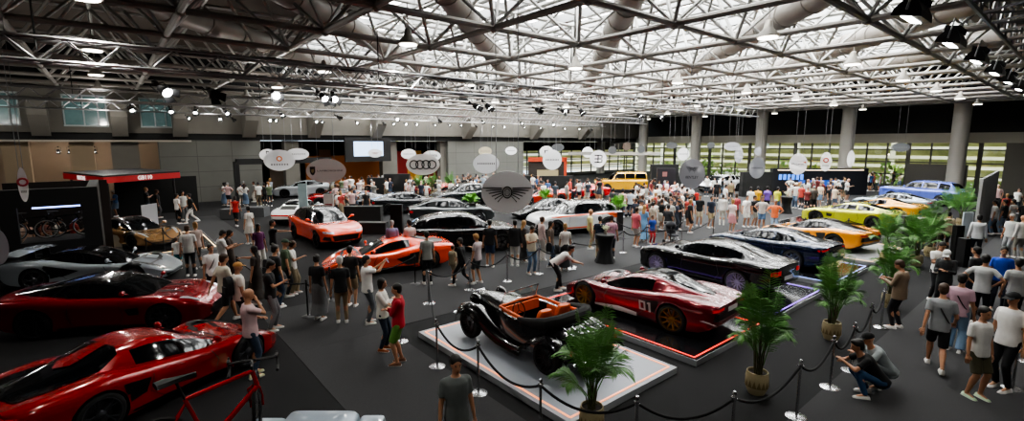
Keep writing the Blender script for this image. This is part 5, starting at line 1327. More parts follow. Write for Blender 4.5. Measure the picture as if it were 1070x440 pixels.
line([(378, 300)] and [(448, 317), (457, 383), (500, 411), (565, 396, 1), (666, 414, 1), (768, 409, 1), (832, 436), (867, 405), (894, 337, 1), (912, 317, 1), (925, 301, 1)], 'around the open roadster platform')
line([(419, 357)], 'beside the person in red')
line([(449, 317), (491, 303), (530, 294), (563, 286), (597, 281)], 'in front of the black utility car') 
line([(598, 279), (651, 264), (675, 258), (712, 252)], 'in front of the white and orange car')
line([(1066, 352, 1), (1082, 330, 1)], 'at the right edge of the aisle')
line([(250, 300), (322, 331), (346, 314), (434, 297)], 'in front of the orange sports car', dark=True)
line([(640, 250), (700, 262), (745, 247)], 'beside the parked stroller', dark=True)
line([(840, 249), (885, 250), (935, 246)], 'around the lime coupe', dark=True)
line([(155, 276), (190, 268), (172, 262)], 'around the bronze car', dark=True)
# ================================================================== palms
def frond(mb, base, az, L, rise, droop, leaf=.30, n=38):
    pts = []; u = Vector((math.cos(az), math.sin(az), 0))
    for i in range(n+1):
        q = i/n; pts.append(base+u*(L*q*(1-.15*q))+Vector((0, 0, rise*q-droop*q*q*q)))
    mb.tube(pts, [.009*(1-.7*i/n)+.002 for i in range(n+1)], 4)
    sd = Vector((-u.y, u.x, 0))
    for i in range(int(n*.22), n+1):
        q = i/n; p = pts[i]; d = (pts[i]-pts[i-1]).normalized()
        ll = leaf*math.sin(math.pi*(.12+.80*(q-.22)/.78))**.8+.04
        for s in (-1, 1):
            e = p+(d*.62+sd*s*.85+Vector((0, 0, -.22-.2*rnd.random()))).normalized()*ll*rnd.uniform(.85, 1.1)
            w_ = d*.009
            m_ = p.lerp(e, .5)+Vector((0, 0, .02))
            mb.add([p-w_*.5, p+w_*.5, m_+w_, m_-w_, e], [(0, 1, 2, 3), (3, 2, 4)])
M_palm = mat('palm leaf green', '55843e', .45, noise=.35, nscale=6); M_palm2 = mat('bright leaf green', '5e9a2e', .5, noise=.3, nscale=6); M_trunk = mat('palm stem', '4a4a2c', .8, noise=.3, nscale=20)
M_pot = mat('pale woven pot', 'a79a78', .85, noise=.15, nscale=30); M_potd = mat('darker woven band', '7a6c4a', .9, noise=.2, nscale=30)
def palm(p, H, spread, label, seed, n=17, pot=True, leafm=None, pr=.2):
    global rnd; sv = rnd; rnd = random.Random(seed)
    t = empty('potted_palm', (p[0], p[1], p[2] if len(p) > 2 else 0), 0, label=label, cat='plant')
    ph_ = .42*pr/.2 if pot else .1
    if pot:
        m = MB().lathe([(pr*.72, 0), (pr*.95, ph_*.3), (pr*1.0, ph_*.75), (pr*.92, ph_), (pr*.84, ph_), (pr*.84, ph_*.9)], n=24); po = mb_obj('pot', m, M_pot, t, smooth=True)
        z = MB()
        for k in range(16):
            a0, a1 = 2*math.pi*k/16, 2*math.pi*(k+.5)/16; a2 = 2*math.pi*(k+1)/16; r_ = pr*1.015
            z.poly([(r_*math.cos(a0), r_*math.sin(a0), ph_*.35), (r_*math.cos(a1), r_*math.sin(a1), ph_*.7), (r_*math.cos(a2), r_*math.sin(a2), ph_*.35)])
        mb_obj('zigzag_band', z, M_potd, po)
        s_ = MB().cyl((0, 0, ph_*.88), pr*.84, .01, 16); mb_obj('soil', s_, mat('soil', '221a12', .95), t)
    st = MB(); lf = MB()
    for k in range(n):
        az = 2.4*k+rnd.uniform(-.3, .3); ring_ = k/n
        b = Vector((rnd.uniform(-.06, .06), rnd.uniform(-.06, .06), ph_*.85)); hh = H*(.08+.34*rnd.random())
        tip = b+Vector((math.cos(az)*.06, math.sin(az)*.06, hh)); st.tube([b, tip], [.014, .009], 5)
        up = 1-ring_; L = spread*(.30+.52*ring_)
        frond(lf, tip, az, L, (H-tip.z)*(.55+.75*up), (H)*(.05+.22*ring_), leaf=spread*.34)
    mb_obj('stems', st, M_trunk, t); lo = mb_obj('fronds', lf, leafm or M_palm, t)
    rnd = sv; return t
for px, py, H, sp, lb, sd_, n_ in ((618, 449, 1.75, .85, 'potted palm with long arching fronds below the open roadster', 1, 20), (790, 410, 1.95, .72, 'tall potted palm in a pale woven pot beside the red car platform', 2, 20), (868, 354, 1.9, .75, 'potted palm in a woven pot between the squatting people and dark blue car', 3, 19),
    (929, 321, 1.8, .8, 'potted palm behind the man in the tweed jacket', 4, 18), (925, 275, 1.9, .9, 'leafy palm in front of the lime coupe platform', 5, 16), (957, 278, 1.9, 1.0, 'leafy palm in front of the person in white shirt', 6, 18), (971, 268, 1.9, .9, 'leafy palm beside the beige shirts', 7, 16), (1003, 236, 2.0, 1.0, 'palm between the periwinkle utility car and the grey louvred panel', 8, 16), (990, 232, 1.8, .9, 'palm behind the golden car', 18, 14)):
    palm(at(px, py), H, sp, lb, sd_, n_)
for px, py, H, sp, lb, sd_ in ((438, 205, 1.9, .9, 'green palm at the far red counter, left one', 9), (452, 205, 1.8, .9, 'green palm at the far red counter, middle one', 10), (470, 205, 1.9, .9, 'green palm right of the far red counter', 11)):
    palm(at(px, py), H, sp, lb, sd_, 12)
def plinth_plant(px, py, H, label, seed, ph_=1.0, sp=.6):
    p = at(px, py); t = empty('plant_stand', p, 0, label='black square stand under a bright green plant near %s' % label, cat='stand')
    mb_obj('column', MB().box((0, 0, ph_/2), (.42, .42, ph_)), M_blk, t); mb_obj('rim', MB().box((0, 0, ph_+.01), (.46, .46, .03)), M_blk, t)
    palm((p.x, p.y, ph_-.09), H, sp, 'bright green leafy plant on a black stand near %s' % label, seed, 16, pot=False, leafm=M_palm2)
plinth_plant(645, 241, .9, 'the white and orange car', 31); plinth_plant(569, 222, .8, 'the far red sports car', 32, .8)
plinth_plant(492, 232, .6, 'the silver saloon', 33, 1.1, .7)
# ================================================================== cocktail tables
def cocktail(px, py, label, h=1.1, flowers=True, s=1.0):
    p = at(px, py); t = empty('cocktail_table', p, 0, label=label, cat='table'); t.scale = (s,)*3
    m = MB(); rings = []
    for z, r_ in ((0, .40), (.15, .34), (.5, .24), (.8, .29), (1.05, .36), (1.09, .37), (1.10, .36)):
        rings.append([(r_*(1+.06*math.sin(7*a)*(1-z/1.15))*math.cos(a), r_*(1+.06*math.sin(7*a)*(1-z/1.15))*math.sin(a), z) for a in [2*math.pi*j/42 for j in range(42)]])
    m.loft(rings); mb_obj('draped_cover', m, cloth('0d0d0f'), t, smooth=True, ang=70)
    mb_obj('tabletop', MB().cyl((0, 0, 1.10), .36, .012, 28), M_blk, t)
    if flowers:
        f = MB(); r_ = random.Random(px)
        v = empty('flower_vase', (p.x, p.y, 1.112*s), 0, label='small vase of white and green flowers on the %s' % ('draped cocktail table by the rope' if px < 700 else 'far cocktail table'), cat='vase', group='flower vases on cocktail tables' if px > 700 else None)
        mb_obj('vase', MB().lathe([(.04, 0), (.06, .06), (.035, .14), (.05, .17)], n=14), mat('pale vase', 'b7b2a4', .4), v, smooth=True)
        for k in range(60):
            c = Vector((r_.gauss(0, .08), r_.gauss(0, .08), .26+r_.gauss(0, .05))); f.ball(c, (.022,)*3, 6)
        mb_obj('blossoms', f, mat('cream blossom', 'cfd3b0', .7), v)
cocktail(632, 274, 'cocktail table draped in black cloth beside the rope line')
cocktail(821, 223, 'black draped cocktail table left in the far crowd'); cocktail(848, 218, 'black draped cocktail table right in the far crowd')
# ================================================================== hanging signs
M_sign = mat('white sign board', 'f0f0f2', .6); M_signg = mat('grey sign board', 'e6e6e8', .7); M_ink = mat('black ink', '121214', .6); M_inkg = mat('grey ink', '6a6a6e', .6); M_wire = mat('thin wire', '77787a', .5)
def sign(px, py, w_, h_, label, art=None, m_=None, zc=3.5, yaw=0, dist=None, dark=False):
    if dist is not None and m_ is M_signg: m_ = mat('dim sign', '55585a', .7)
    if dist is None:
        p = at(px, py, zc)
        if p.y > 41 or p.x > 55 or p.x < -11:
            q = at_dist(px, py, 1.0); k_ = min(41/q.y if q.y > 0 else 99, 55/q.x if q.x > 0 else 99, -11/q.x if q.x < 0 else 99)
            p = at_dist(px, py, k_)
    else: p = at_dist(px, py, dist)
    d = math.hypot(p.x, p.y); fwd = p.x*math.cos(AZ)+p.y*math.sin(AZ)
    s = fwd/(FOC*math.cos(PIT)-(py-CY)*math.sin(PIT))        # metres per pixel
    W2, H2 = w_*s/2, h_*s/2*1.0
    ca = fwd/d; W2 *= ca if abs(yaw) < 1 else 1.0
    t = empty('hanging_sign', p, 0, label=label, cat='sign')
    t.rotation_euler = (R(90), 0, math.atan2(p.y, p.x)-R(90)+R(yaw))
    k = 1/math.cos(R(yaw)) if yaw else 1
    W2 *= k
    m = MB(); n = 48
    m.loft([[(W2*math.cos(2*math.pi*j/n), H2*math.sin(2*math.pi*j/n), z) for j in range(n)] for z in (-.02, .02)])
    mb_obj('board', m, m_ or M_sign, t)
    wr = MB()
    for q in (-.35, .35): mb_obj('wire', MB().tube([(W2*q*1.2, H2*.9, 0), (W2*q*1.2, GZ-p.z, 0)], .008, 4), M_wire, t)
    if art: art(t, W2, H2)
    return t
def txt(t, s, size, x, y, m=None, bold=.0, name='lettering', z=.024, w=None):
    me = text_mesh(s, size, .003, bold=bold, name=name); 
    if w:
        xs = [v.co.x for v in me.vertices]; k = w/max(1e-6, max(xs)-min(xs))
        for v in me.vertices: v.co.x *= k
    o = link(name, me, m or M_ink, t); o.location = (x, y, z); return o
def art_text(s, size=.2, y=0, m=None, wf=1.3): return lambda t, W2, H2: txt(t, s, H2*size*2, 0, H2*y, m, w=W2*wf)
def wings(t, W2, H2, sc_=1, y0=0, m=None):
    mb = MB(); c = .13*W2*sc_
    for s in (-1, 1):
        for k in range(6):
            r0, r1 = c*(1.35-.06*k), W2*sc_*(.82-.10*k); y0_ = H2*sc_*(.17-.065*k)+y0; y1_ = H2*sc_*(.20-.115*k)+y0; th = H2*sc_*.042
            mb.poly([(s*r0, y0_+th*.5, .024), (s*(r0*.5+r1*.5), (y0_+y1_)/2+th*.5, .024), (s*r1, y1_, .024), (s*(r1*.94), y1_-th*.7, .024), (s*(r0*.5+r1*.5), (y0_+y1_)/2-th*.5, .024), (s*r0, y0_-th*.5, .024)])
    n = 24
    for r0, r1 in ((c*1.25, c*1.0), (c*.8, c*.65)):
        for j in range(n):
            a, b = 2*math.pi*j/n, 2*math.pi*(j+1)/n
            mb.poly([(r0*math.cos(a), r0*1.25*math.sin(a)+y0, .025), (r0*math.cos(b), r0*1.25*math.sin(b)+y0, .025), (r1*math.cos(b), r1*1.25*math.sin(b)+y0, .025), (r1*math.cos(a), r1*1.25*math.sin(a)+y0, .025)])
    for k in (-1, 0, 1): mb.poly([(k*c*.3-c*.05, y0-c*.6, .026), (k*c*.3+c*.05, y0-c*.6, .026), (k*c*.3+c*.05, y0+c*.6, .026), (k*c*.3-c*.05, y0+c*.6, .026)])
    mb_obj('winged_emblem', mb, m or M_ink, t)
def rings4(t, W2, H2):
    mb = MB(); r = W2*.24
    for k in range(4):
        cx = (-1.5+k)*r*1.5
        mb.tube([(cx+r*math.cos(a), r*1.02*math.sin(a), .03) for a in [2*math.pi*j/28 for j in range(29)]], W2*.035, 5)
    mb_obj('four_rings_emblem', mb, M_ink, t)
def shield(t, W2, H2):
    x = -W2*.68; a = W2*.13; b = H2*.36
    mb_obj('shield_emblem', MB().poly([(x-a, b, .024), (x+a, b, .024), (x+a, -b*.2, .024), (x+a*.6, -b*.75, .024), (x, -b, .024), (x-a*.6, -b*.75, .024), (x-a, -b*.2, .024)]), M_ink, t)
    mb_obj('shield_bull', MB().poly([(x-a*.6, b*.3, .028), (x+a*.5, b*.5, .028), (x+a*.6, -b*.1, .028), (x, -b*.5, .028), (x-a*.5, -b*.2, .028)]), mat('gold ink', '8a7a50', .5), t)
    txt(t, 'LAMBORGHINI', H2*.2, W2*.18, 0, w=W2*1.25)
def eb(t, W2, H2):
    mb = MB(); a = W2*.30; b = H2*.48; k = W2*.13
    def bar(x0, y0, x1, y1): mb.box(((x0+x1)/2, (y0+y1)/2, .026), (abs(x1-x0), abs(y1-y0), .006))
    bar(-k/2, -b, k/2, b)
    for yy in (b-k/2, 0, -b+k/2): bar(-a*1.4, yy-k/2, a*1.3, yy+k/2)
    bar(a*1.3, k*.4, a*1.3+k, b-k*.4); bar(a*1.3, -b+k*.4, a*1.3+k, -k*.4)
    mb_obj('monogram', mb, M_ink, t)
def marks(t, W2, H2):
    mb = MB()
    for k in range(9): mb.box((-W2*.62+W2*.155*k, 0, .024), (W2*.09, H2*.16, .004))
    mb_obj('small_lettering', mb, M_inkg, t)
def marks_col(c): 
    def f(t, W2, H2):
        mb_obj('round_logo', MB().tube([(H2*.2*math.cos(a), H2*.15+H2*.2*math.sin(a), .026) for a in [2*math.pi*j/12 for j in range(13)]], H2*.06, 5), mat('logo_'+c, c, .5), t)
        mb = MB()
        for k in range(7): mb.box((-W2*.5+W2*.165*k, -H2*.4, .024), (W2*.09, H2*.14, .004))
        mb_obj('small_lettering', mb, M_inkg, t)
    return f
sign(530, 201, 54, 44, 'large dark grey oval sign with black winged emblem', lambda t, a, b: wings(t, a, b, 1.18), M_signg)
sign(341, 178.5, 42, 25, 'pale oval sign with black shield emblem and long lettering', shield, mat('pale grey sign', 'dad6d2', .6))
sign(442, 172, 35, 22, 'pale oval sign with four interlocked rings', rings4, mat('pale grey sign', 'dad6d2', .6))
sign(723, 181.5, 27, 31, 'grey round sign with small winged emblem above lettering', lambda t, a, b: (wings(t, a, b, .62, b*.32), txt(t, 'BENTLEY', b*.25, 0, -b*.25, w=a*.95)), mat('mid grey sign', 'a9abb2', .6))
sign(508, 171, 27, 21, 'white oval sign with a line of grey lettering above the winged sign', marks)
sign(507, 158, 14, 9, 'small cream oval sign above the white oval sign', marks, mat('cream sign', 'b9b096', .6))
sign(534, 157.5, 12, 8.5, 'small white oval sign on the concrete wall side', marks)
sign(392, 160, 15, 9, 'small white oval sign with a dark wide emblem beside the wall screen', lambda t, a, b: wings(t, a, b, .7, 0, mat('red ink', '8c3028', .5)))
sign(427, 161, 16, 10.5, 'small white oval sign left of the lettered one', marks); sign(451, 163, 19, 11, 'white oval sign with bold lettering behind the four rings sign', art_text('AUBER', .35))
sign(292, 167.5, 33, 22, 'white oval sign with orange round logo', marks_col('d9782c'), dark=True)
sign(280, 162, 18, 12.5, 'white oval sign with black R shaped mark', art_text('R', .9, wf=.5)); sign(311, 161, 24, 12, 'white oval sign with black and grey bars behind the orange logo sign', marks, zc=3.55)
sign(625, 166, 17.5, 17.5, 'white round sign with black reversed E and B monogram', eb); sign(614, 159, 11.5, 11, 'small white round sign left of the monogram sign', marks)
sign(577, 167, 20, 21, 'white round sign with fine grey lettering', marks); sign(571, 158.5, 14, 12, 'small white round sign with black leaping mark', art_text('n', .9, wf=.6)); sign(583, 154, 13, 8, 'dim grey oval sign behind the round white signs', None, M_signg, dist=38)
sign(714, 161, 12.5, 13, 'white round sign above the grey winged sign', marks); sign(791, 175.5, 16.5, 22, 'pale grey round sign with spaced lettering before the column', marks, mat('mid grey sign', 'a9abb2', .6))
sign(834, 171.5, 19, 22, 'pale round sign with dark name lettering and a small orange swoosh', lambda t, a, b: (txt(t, 'McLaren', b*.26, -a*.05, 0, w=a*1.3), mb_obj('swoosh_mark', MB().poly([(a*.5, b*.2, .024), (a*.85, b*.25, .024), (a*.8, b*.08, .024)]), mat('orange ink', 'd8601c', .5), t)))
sign(863, 169, 12, 20, 'narrow pale round sign with red and black upright emblem', marks_col('a83a2c')); sign(889, 166, 8, 17, 'slim pale sign seen almost edge-on before the column', None)
sign(772, 162, 9, 17, 'slim pale sign in front of the far windows', None, mat('mid grey sign', 'a9abb2', .6)); sign(765, 153, 17, 9, 'wide grey oval sign high before the far windows', marks, mat('mid grey sign', 'a9abb2', .6), dist=42); sign(792, 158, 8, 8, 'small grey round sign above the spaced lettering sign', None, mat('mid grey sign', 'a9abb2', .6))
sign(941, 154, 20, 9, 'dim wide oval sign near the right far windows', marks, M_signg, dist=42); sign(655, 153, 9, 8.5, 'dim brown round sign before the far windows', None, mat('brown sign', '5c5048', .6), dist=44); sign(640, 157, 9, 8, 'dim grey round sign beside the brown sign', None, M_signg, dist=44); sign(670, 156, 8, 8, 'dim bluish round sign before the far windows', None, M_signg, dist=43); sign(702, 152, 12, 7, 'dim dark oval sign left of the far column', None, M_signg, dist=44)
sign(24, 193, 11, 36, 'tall narrow white oval sign with red mark over the black booth', marks_col('b0303a'), yaw=0); sign(-3, 258, 25, 38, 'grey oval sign cut by the left edge', None, mat('mid grey sign', 'a9abb2', .6), zc=2.6)
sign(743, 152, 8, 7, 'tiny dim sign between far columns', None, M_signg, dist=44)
# ================================================================== bicycles
def bicycle(p, deg, frame_m, label, z=0, rim_m=None, group=None, drop=True, steer=0):
    t = empty('bicycle', (p[0], p[1], z), R(deg), label=label, cat='bicycle', group=group)
    f = MB(); bb = Vector((-.05, 0, .28)); sc_ = Vector((-.20, 0, .76)); hd = Vector((.36, 0, .80)); hl = Vector((.40, 0, .64)); ra = Vector((-.47, 0, .345)); fa = Vector((.56, 0, .345))
    f.tube([sc_, hd], .019, 8).tube([bb, hl], .024, 8).tube([bb, sc_], .018, 8).tube([hl, hd], .022, 8)
    for s in (-1, 1):
        f.tube([sc_+Vector((0, 0, -.04)), ra+Vector((0, s*.06, 0))], .010, 6).tube([bb, ra+Vector((0, s*.06, 0))], .011, 6)
    mb_obj('frame', f, frame_m, t, smooth=True)
    k = MB()
    for s in (-1, 1): k.tube([hl, hl+Vector((.02, s*.05, -.04)), fa+Vector((-.03, s*.055, .12)), fa+Vector((0, s*.055, 0))], .012, 6)
    fk = mb_obj('fork', k, frame_m, t, smooth=True)
    for a in (ra, fa):
        n = 28
        w_ = MB().loft([[(a.x+q*math.cos(2*math.pi*j/n), y, a.z+q*math.sin(2*math.pi*j/n)) for j in range(n)] for q, y in ((.315, -.012), (.335, -.016), (.345, 0), (.335, .016), (.315, .012), (.315, -.012))], cap=False)
        wo = mb_obj('wheel', w_, M_tire, t, smooth=True)
        r_ = MB().loft([[(a.x+q*math.cos(2*math.pi*j/n), y, a.z+q*math.sin(2*math.pi*j/n)) for j in range(n)] for q, y in ((.316, -.011), (.29, -.009), (.285, 0), (.29, .009), (.316, .011))], cap=False)
        for j in range(20):
            b = 2*math.pi*j/20; r_.tube([(a.x, (j % 2-.5)*.05, a.z), (a.x+.29*math.cos(b), 0, a.z+.29*math.sin(b))], .002, 3)
        mb_obj('rim', r_, rim_m or M_rimk, wo, smooth=True)
    sd = MB().tube([sc_, sc_+Vector((-.05, 0, .17))], .013, 6); so_ = mb_obj('seat_post', sd, M_blk, t)
    s_ = MB().loft([[(x, y*w_, z0+zz) for y, zz in ((-1, 0), (-.7, .03), (0, .035), (.7, .03), (1, 0), (0, -.02))] for x, w_, z0 in ((-.40, .065, .945), (-.33, .07, .95), (-.22, .03, .945), (-.10, .018, .94))])
    mb_obj('saddle', s_, M_blk, t, smooth=True)
    h = MB(); st = hd+Vector((.0, 0, .04)); h.tube([hd, st, st+Vector((.09, 0, .03))], .014, 6); c = st+Vector((.09, 0, .03))
    h.tube([c+Vector((0, -.2, 0)), c+Vector((0, .2, 0))], .013, 6)
    for s in (-1, 1):
        if drop: h.tube([c+Vector((0, s*.2, 0)), c+Vector((.08, s*.21, 0)), c+Vector((.12, s*.21, -.05)), c+Vector((.07, s*.21, -.12)), c+Vector((-.02, s*.21, -.13))], .015, 6)
        h.tube([c+Vector((.10, s*.21, .02)), c+Vector((.13, s*.21, -.06))], .010, 5)
    hb_ = mb_obj('handlebar', h, M_blk, t, smooth=True)
    if steer:
        for o in (fk, hb_, wo): o.matrix_local = Matrix.Translation(hd) @ Matrix.Rotation(R(steer), 4, 'Z') @ Matrix.Translation(-hd)
    cr = MB().loft([[(bb.x+q*math.cos(2*math.pi*j/20), y, bb.z+q*math.sin(2*math.pi*j/20)) for j in range(20)] for q, y in ((.09, -.045), (.09, -.04))])
    cr.tube([bb+Vector((0, -.06, 0)), bb+Vector((.12, -.06, -.12))], .010, 5).tube([bb+Vector((0, .06, 0)), bb+Vector((-.12, .06, .12))], .010, 5)
    mb_obj('crankset', cr, M_blk, t)
    return t
def block(name, x0, x1, y0, y1, z0, z1, m, label, cat, group=None, extra=None):
    t = mb_obj(name, MB().box((0, 0, (z1-z0)/2), (x1-x0, y1-y0, z1-z0)), m, None, label=label, cat=cat, group=group)
    t.location = ((x0+x1)/2, (y0+y1)/2, z0); 
    if extra: extra(t)
    return t
def block_px(name, pxa, pxb, pybase, ytop, depth, m, label, cat, ang=None, z0=0, group=None):
    "upright panel or counter: base from pixel pxa to pxb on the floor, facing the viewer"
    a, b = at(pxa, pybase), at(pxb, pybase); c = (a+b)/2; L = (b-a).length
    s = (c.x*math.cos(AZ)+c.y*math.sin(AZ))/(FOC*math.cos(PIT)-(ytop-CY)*math.sin(PIT)); z1 = CAMZ-s*((ytop-CY)*math.cos(PIT)+FOC*math.sin(PIT))
    rz = math.atan2(b.y-a.y, b.x-a.x) if ang is None else R(ang)
    t = mb_obj(name, MB().box((0, depth/2, (z1-z0)/2), (L, depth, z1-z0)), m, None, label=label, cat=cat, group=group)
    t.location = (c.x, c.y, z0); t.rotation_euler = (0, 0, rz)
    return t, L, z1-z0
# red bicycle on a black display stand close to the viewer
bpc = at(268, 378, 2.53)+Vector((-.40, -.10, 0))
bicycle((bpc.x, bpc.y), 12, paint('b01218', .1), 'red road bicycle with black drop handlebar and saddle close to the viewer', z=1.66, steer=62)
st = empty('bicycle_stand', (bpc.x, bpc.y, 0), R(12), label='black display plinth holding up the red bicycle', cat='stand')
mb_obj('plinth', MB().box((-.1, 0, .82), (.9, .3, 1.64)), M_black, st); mb_obj('wheel_rail', MB().box((0, .06, 1.65), (1.0, .03, .02)).box((0, -.06, 1.65), (1.0, .03, .02)), M_blk, st)
# silver moulded covers below the frame
M_silv = mat('silver blue moulded cover', '8b98a4', .3, metal=.3, noise=.15, nscale=5, coat=.5)
def cover(px, py, L, W2, H, rz, label):
    p = at(px, py, H); m = MB(); rs = []
    for q, z in ((1.0, 0), (1.0, H-.10), (.97, H-.04), (.90, H), (.5, H+.01)):
        rs.append([(L/2*q*math.copysign(abs(math.cos(a))**.25, math.cos(a)), W2/2*q*math.copysign(abs(math.sin(a))**.25, math.sin(a)), z) for a in [2*math.pi*(j+.5)/32 for j in range(32)]])
    m.loft(rs); t = mb_obj('moulded_case', m, M_silv, None, smooth=True, ang=50, label=label, cat='case'); t.location = (p.x, p.y, 0); t.rotation_euler = (0, 0, R(rz))
    mb_obj('latch', MB().box((0, -W2/2-.005, H-.2), (.12, .02, .05)), M_blk, t)
cover(333, 439, .98, .5, 1.02, -40, 'taller silver-blue moulded case with rounded corners at the lower edge'); cover(386, 443, .34, .45, .97, -40, 'small silver-blue moulded case beside the taller one')
cover(275, 447, .45, .5, .93, -40, 'low silver-blue moulded case left of the taller one')
# ================================================================== black booth with bicycles
M_booth = mat('matt black booth wall', '141414', .8); yb = 22.9
bw = empty('display_booth', (-4.6, yb, 0), 0, label='matt black booth with a wide opening showing bicycles', cat='booth')
def z_at(px, py, y):  # height where the vertical plane y = const shows pixel px, py
    x = on_y(px, y); s = (x*math.cos(AZ)+y*math.sin(AZ))/(FOC*math.cos(PIT)-(py-CY)*math.sin(PIT)); return CAMZ-s*((py-CY)*math.cos(PIT)+FOC*math.sin(PIT))
bx0, bx1 = -10.5, on_y(96, yb); ox0, ox1 = on_y(7, yb), on_y(77, yb); oz0, oz1 = z_at(40, 252, yb), z_at(40, 216, yb); bz = z_at(50, 197, yb)
m = MB()
for x0, x1, z0, z1 in ((bx0, ox0, 0, bz), (ox1, bx1, 0, bz), (ox0, ox1, 0, oz0), (ox0, ox1, oz1, bz)): m.box(((x0+x1)/2+4.6, .15, (z0+z1)/2), (x1-x0, .3, z1-z0))
mb_obj('front_panel', m, M_booth, bw)
mb_obj('side_panel', MB().box((bx1+4.6-.15, 2.4, bz/2), (.3, 4.3, bz)), M_booth, bw); mb_obj('back_panel', MB().box(((ox0+ox1)/2+4.6, 4.2, bz/2), (ox1-ox0+1.5, .1, bz)), mat('dim brown backing', '1d1512', .8), bw)
mb_obj('display_shelf', MB().box(((ox0+ox1)/2+4.6, 1.0, oz0-.06), (ox1-ox0, 1.3, .08)), M_booth, bw)
mb_obj('light_bar', MB().box((ox0+4.6+.9, 1.4, oz1-.15), (1.3, .05, .07)), mat('blue white bar', '9fb6ff', .5, emit=2), bw)
M_rimw = mat('pale bicycle rim', '9a9a98', .4)
for px, l in ((22, 'left bicycle with pale rims in the black booth opening'), (56, 'right bicycle with pale rims in the black booth opening')):
    x = on_y(px, yb+.9); bicycle((x, yb+.9), 4, paint('141518', .3), l, z=oz0-.02, rim_m=M_rimw)
for i, (px, c, n_) in enumerate(((14, 'c9a58c', 'beige'), (34, '7a3a2c', 'red'), (49, 'b8b2a8', 'pale'), (66, '9a3026', 'brick red'))):
    person((on_y(px, yb+2.7), yb+2.7+.2*(i % 2), 0), -70+30*i, top=c, legs=('slim', '1b1c20'), label='person in %s top behind the bicycles in the black booth' % n_, pose='onehand', z=0)
# ================================================================== canopy stand
M_can = mat('black canopy', '0e0e10', .6); M_cred = mat('red canopy band', '9c1f22', .5, emit=.15)
c1, c2, c3 = at(108, 191, 2.6), at(188, 185, 2.6), at(67, 186, 2.6); c4 = c2+c3-c1
cn = empty('canopy', ((c1+c2+c3+c4)/4).to_tuple()[:2]+(0,), 0, label='black exhibition canopy with bright red lettered band over the bronze car', cat='canopy')
O = Vector(((c1+c2+c3+c4)/4).to_tuple()[:2]+(0,))
mb_obj('roof_panel', MB().loft([[c-O+Vector((0, 0, dz_)) for c in (c1, c2, c4, c3)] for dz_ in (.0, .36)]), M_can, cn)
def band(a, b, word, w):
    d = (b-a); L = d.length; d.normalize(); n_ = Vector((d.y, -d.x, 0))
    if n_.dot(Vector((O.x, O.y, 0))) > 0 and (O-a).dot(n_) > 0: n_ = -n_
    if (O-a).dot(n_) > 0: n_ = -n_
    c = (a+b)/2-O
    o = mb_obj('red_band', MB().box((0, 0, 0), (L, .06, .32)), M_cred, cn); o.location = c+Vector((0, 0, .12)); o.rotation_euler = (0, 0, math.atan2(d.y, d.x))
    tm = text_mesh(word, .30, .01, bold=.006); l = link('lettering', tm, mat('pale red lettering', 'd8c9c4', .5, emit=.6), o)
    ang = math.atan2(n_.y, n_.x)+R(90); l.rotation_euler = (R(90), 0, ang-math.atan2(d.y, d.x)); l.location = Vector((w, 0, 0)); 
    off = .045 if Matrix.Rotation(-math.atan2(d.y, d.x), 3, 'Z') @ n_ @ Vector((0, 1, 0)) > 0 else -.045
    l.location = (w, off, 0)
band(c1, c2, 'GB110', 0); band(c3, c1, 'BESTONE', .0)
for c in (c1.lerp(c4, .08), c2.lerp(c3, .06), c3.lerp(c2, .06), c4.lerp(c1, .08)):
    mb_obj('post', MB().cyl(((c-O).x, (c-O).y, 0), .06, 2.62, 12), M_blk, cn)
pz = at(140, 238); pz = Vector((c2.lerp(c4, .5).x, c2.lerp(c4, .5).y, 0))
block('backdrop_board', pz.x-2.2, pz.x+2.2, pz.y+1.2, pz.y+1.35, 0, 2.4, M_booth, 'black backdrop board under the red canopy', 'board')
wb = at(158, 244); t_ = mb_obj('display_wing', MB().loft([[(0, -.35, 0), (.05, -.35, 1.5), (.05, .35, 1.55), (0, .35, 0)], [(.04, -.35, 0), (.10, -.35, 1.5), (.10, .35, 1.55), (.04, .35, 0)]]), mat('pale screen', 'b9bdc4', .4), None, label='pale upright information screen beside the bronze car', cat='screen'); t_.location = wb; t_.rotation_euler = (0, 0, R(-70))
block_px('low_counter', 106, 128, 261, 246, .5, mat('pale low counter', '9a978c', .6), 'pale low counter in front of the bronze car', 'counter')
# ================================================================== furniture and stands further back
M_bench = mat('grey bench block', '4a4c4e', .7)
for a, b, y_, l in ((230, 252, 229, 'left grey bench block by the concrete wall'), (254, 276, 227, 'right grey bench block by the concrete wall')):
    block_px('bench', a, b, y_, y_-10, .8, M_bench, l, 'bench')
tv = empty('wall_screen', (on_y(384, 44.4), 44.3, 0), 0, label='large lit screen in a black frame on the far wall', cat='screen')
w_ = on_y(404, 44.4)-on_y(365, 44.4)
mb_obj('frame', MB().box((0, 0, 4.05), (w_+.8, .25, 2.3)), M_black, tv); mb_obj('screen_face', MB().box((0, -.14, 4.1), (w_*.78, .02, 1.35)), mat('screen glow', '9fb8d8', .4, emit=1.6), tv)
for px, c in ((336, '8f9694'), (352, 'b3b7b0')): pass
def banner(px, base, top, w_, c, l, c2=None):
    t, L, h_ = block_px('banner_stand', px-w_/2, px+w_/2, base, top, .08, mat('banner_'+c, c, .6, noise=.5, nscale=1.3), l, 'banner')
    if c2: mb_obj('banner_print', MB().box((0, -.006, h_*.62), (L*.7, .01, h_*.3)), mat('banner_'+c2, c2, .6), t)
banner(318, 236, 192, 9, '8fa3a6', 'tall pale blue banner beside the white retro car'); banner(345, 246, 203, 10, 'b9b4b0', 'tall white banner with red and black print beside the orange utility car', '8c2a2a')
block_px('partition_board', 409, 421, 262, 214, .25, M_booth, 'tall black panel behind the orange sports car', 'panel')
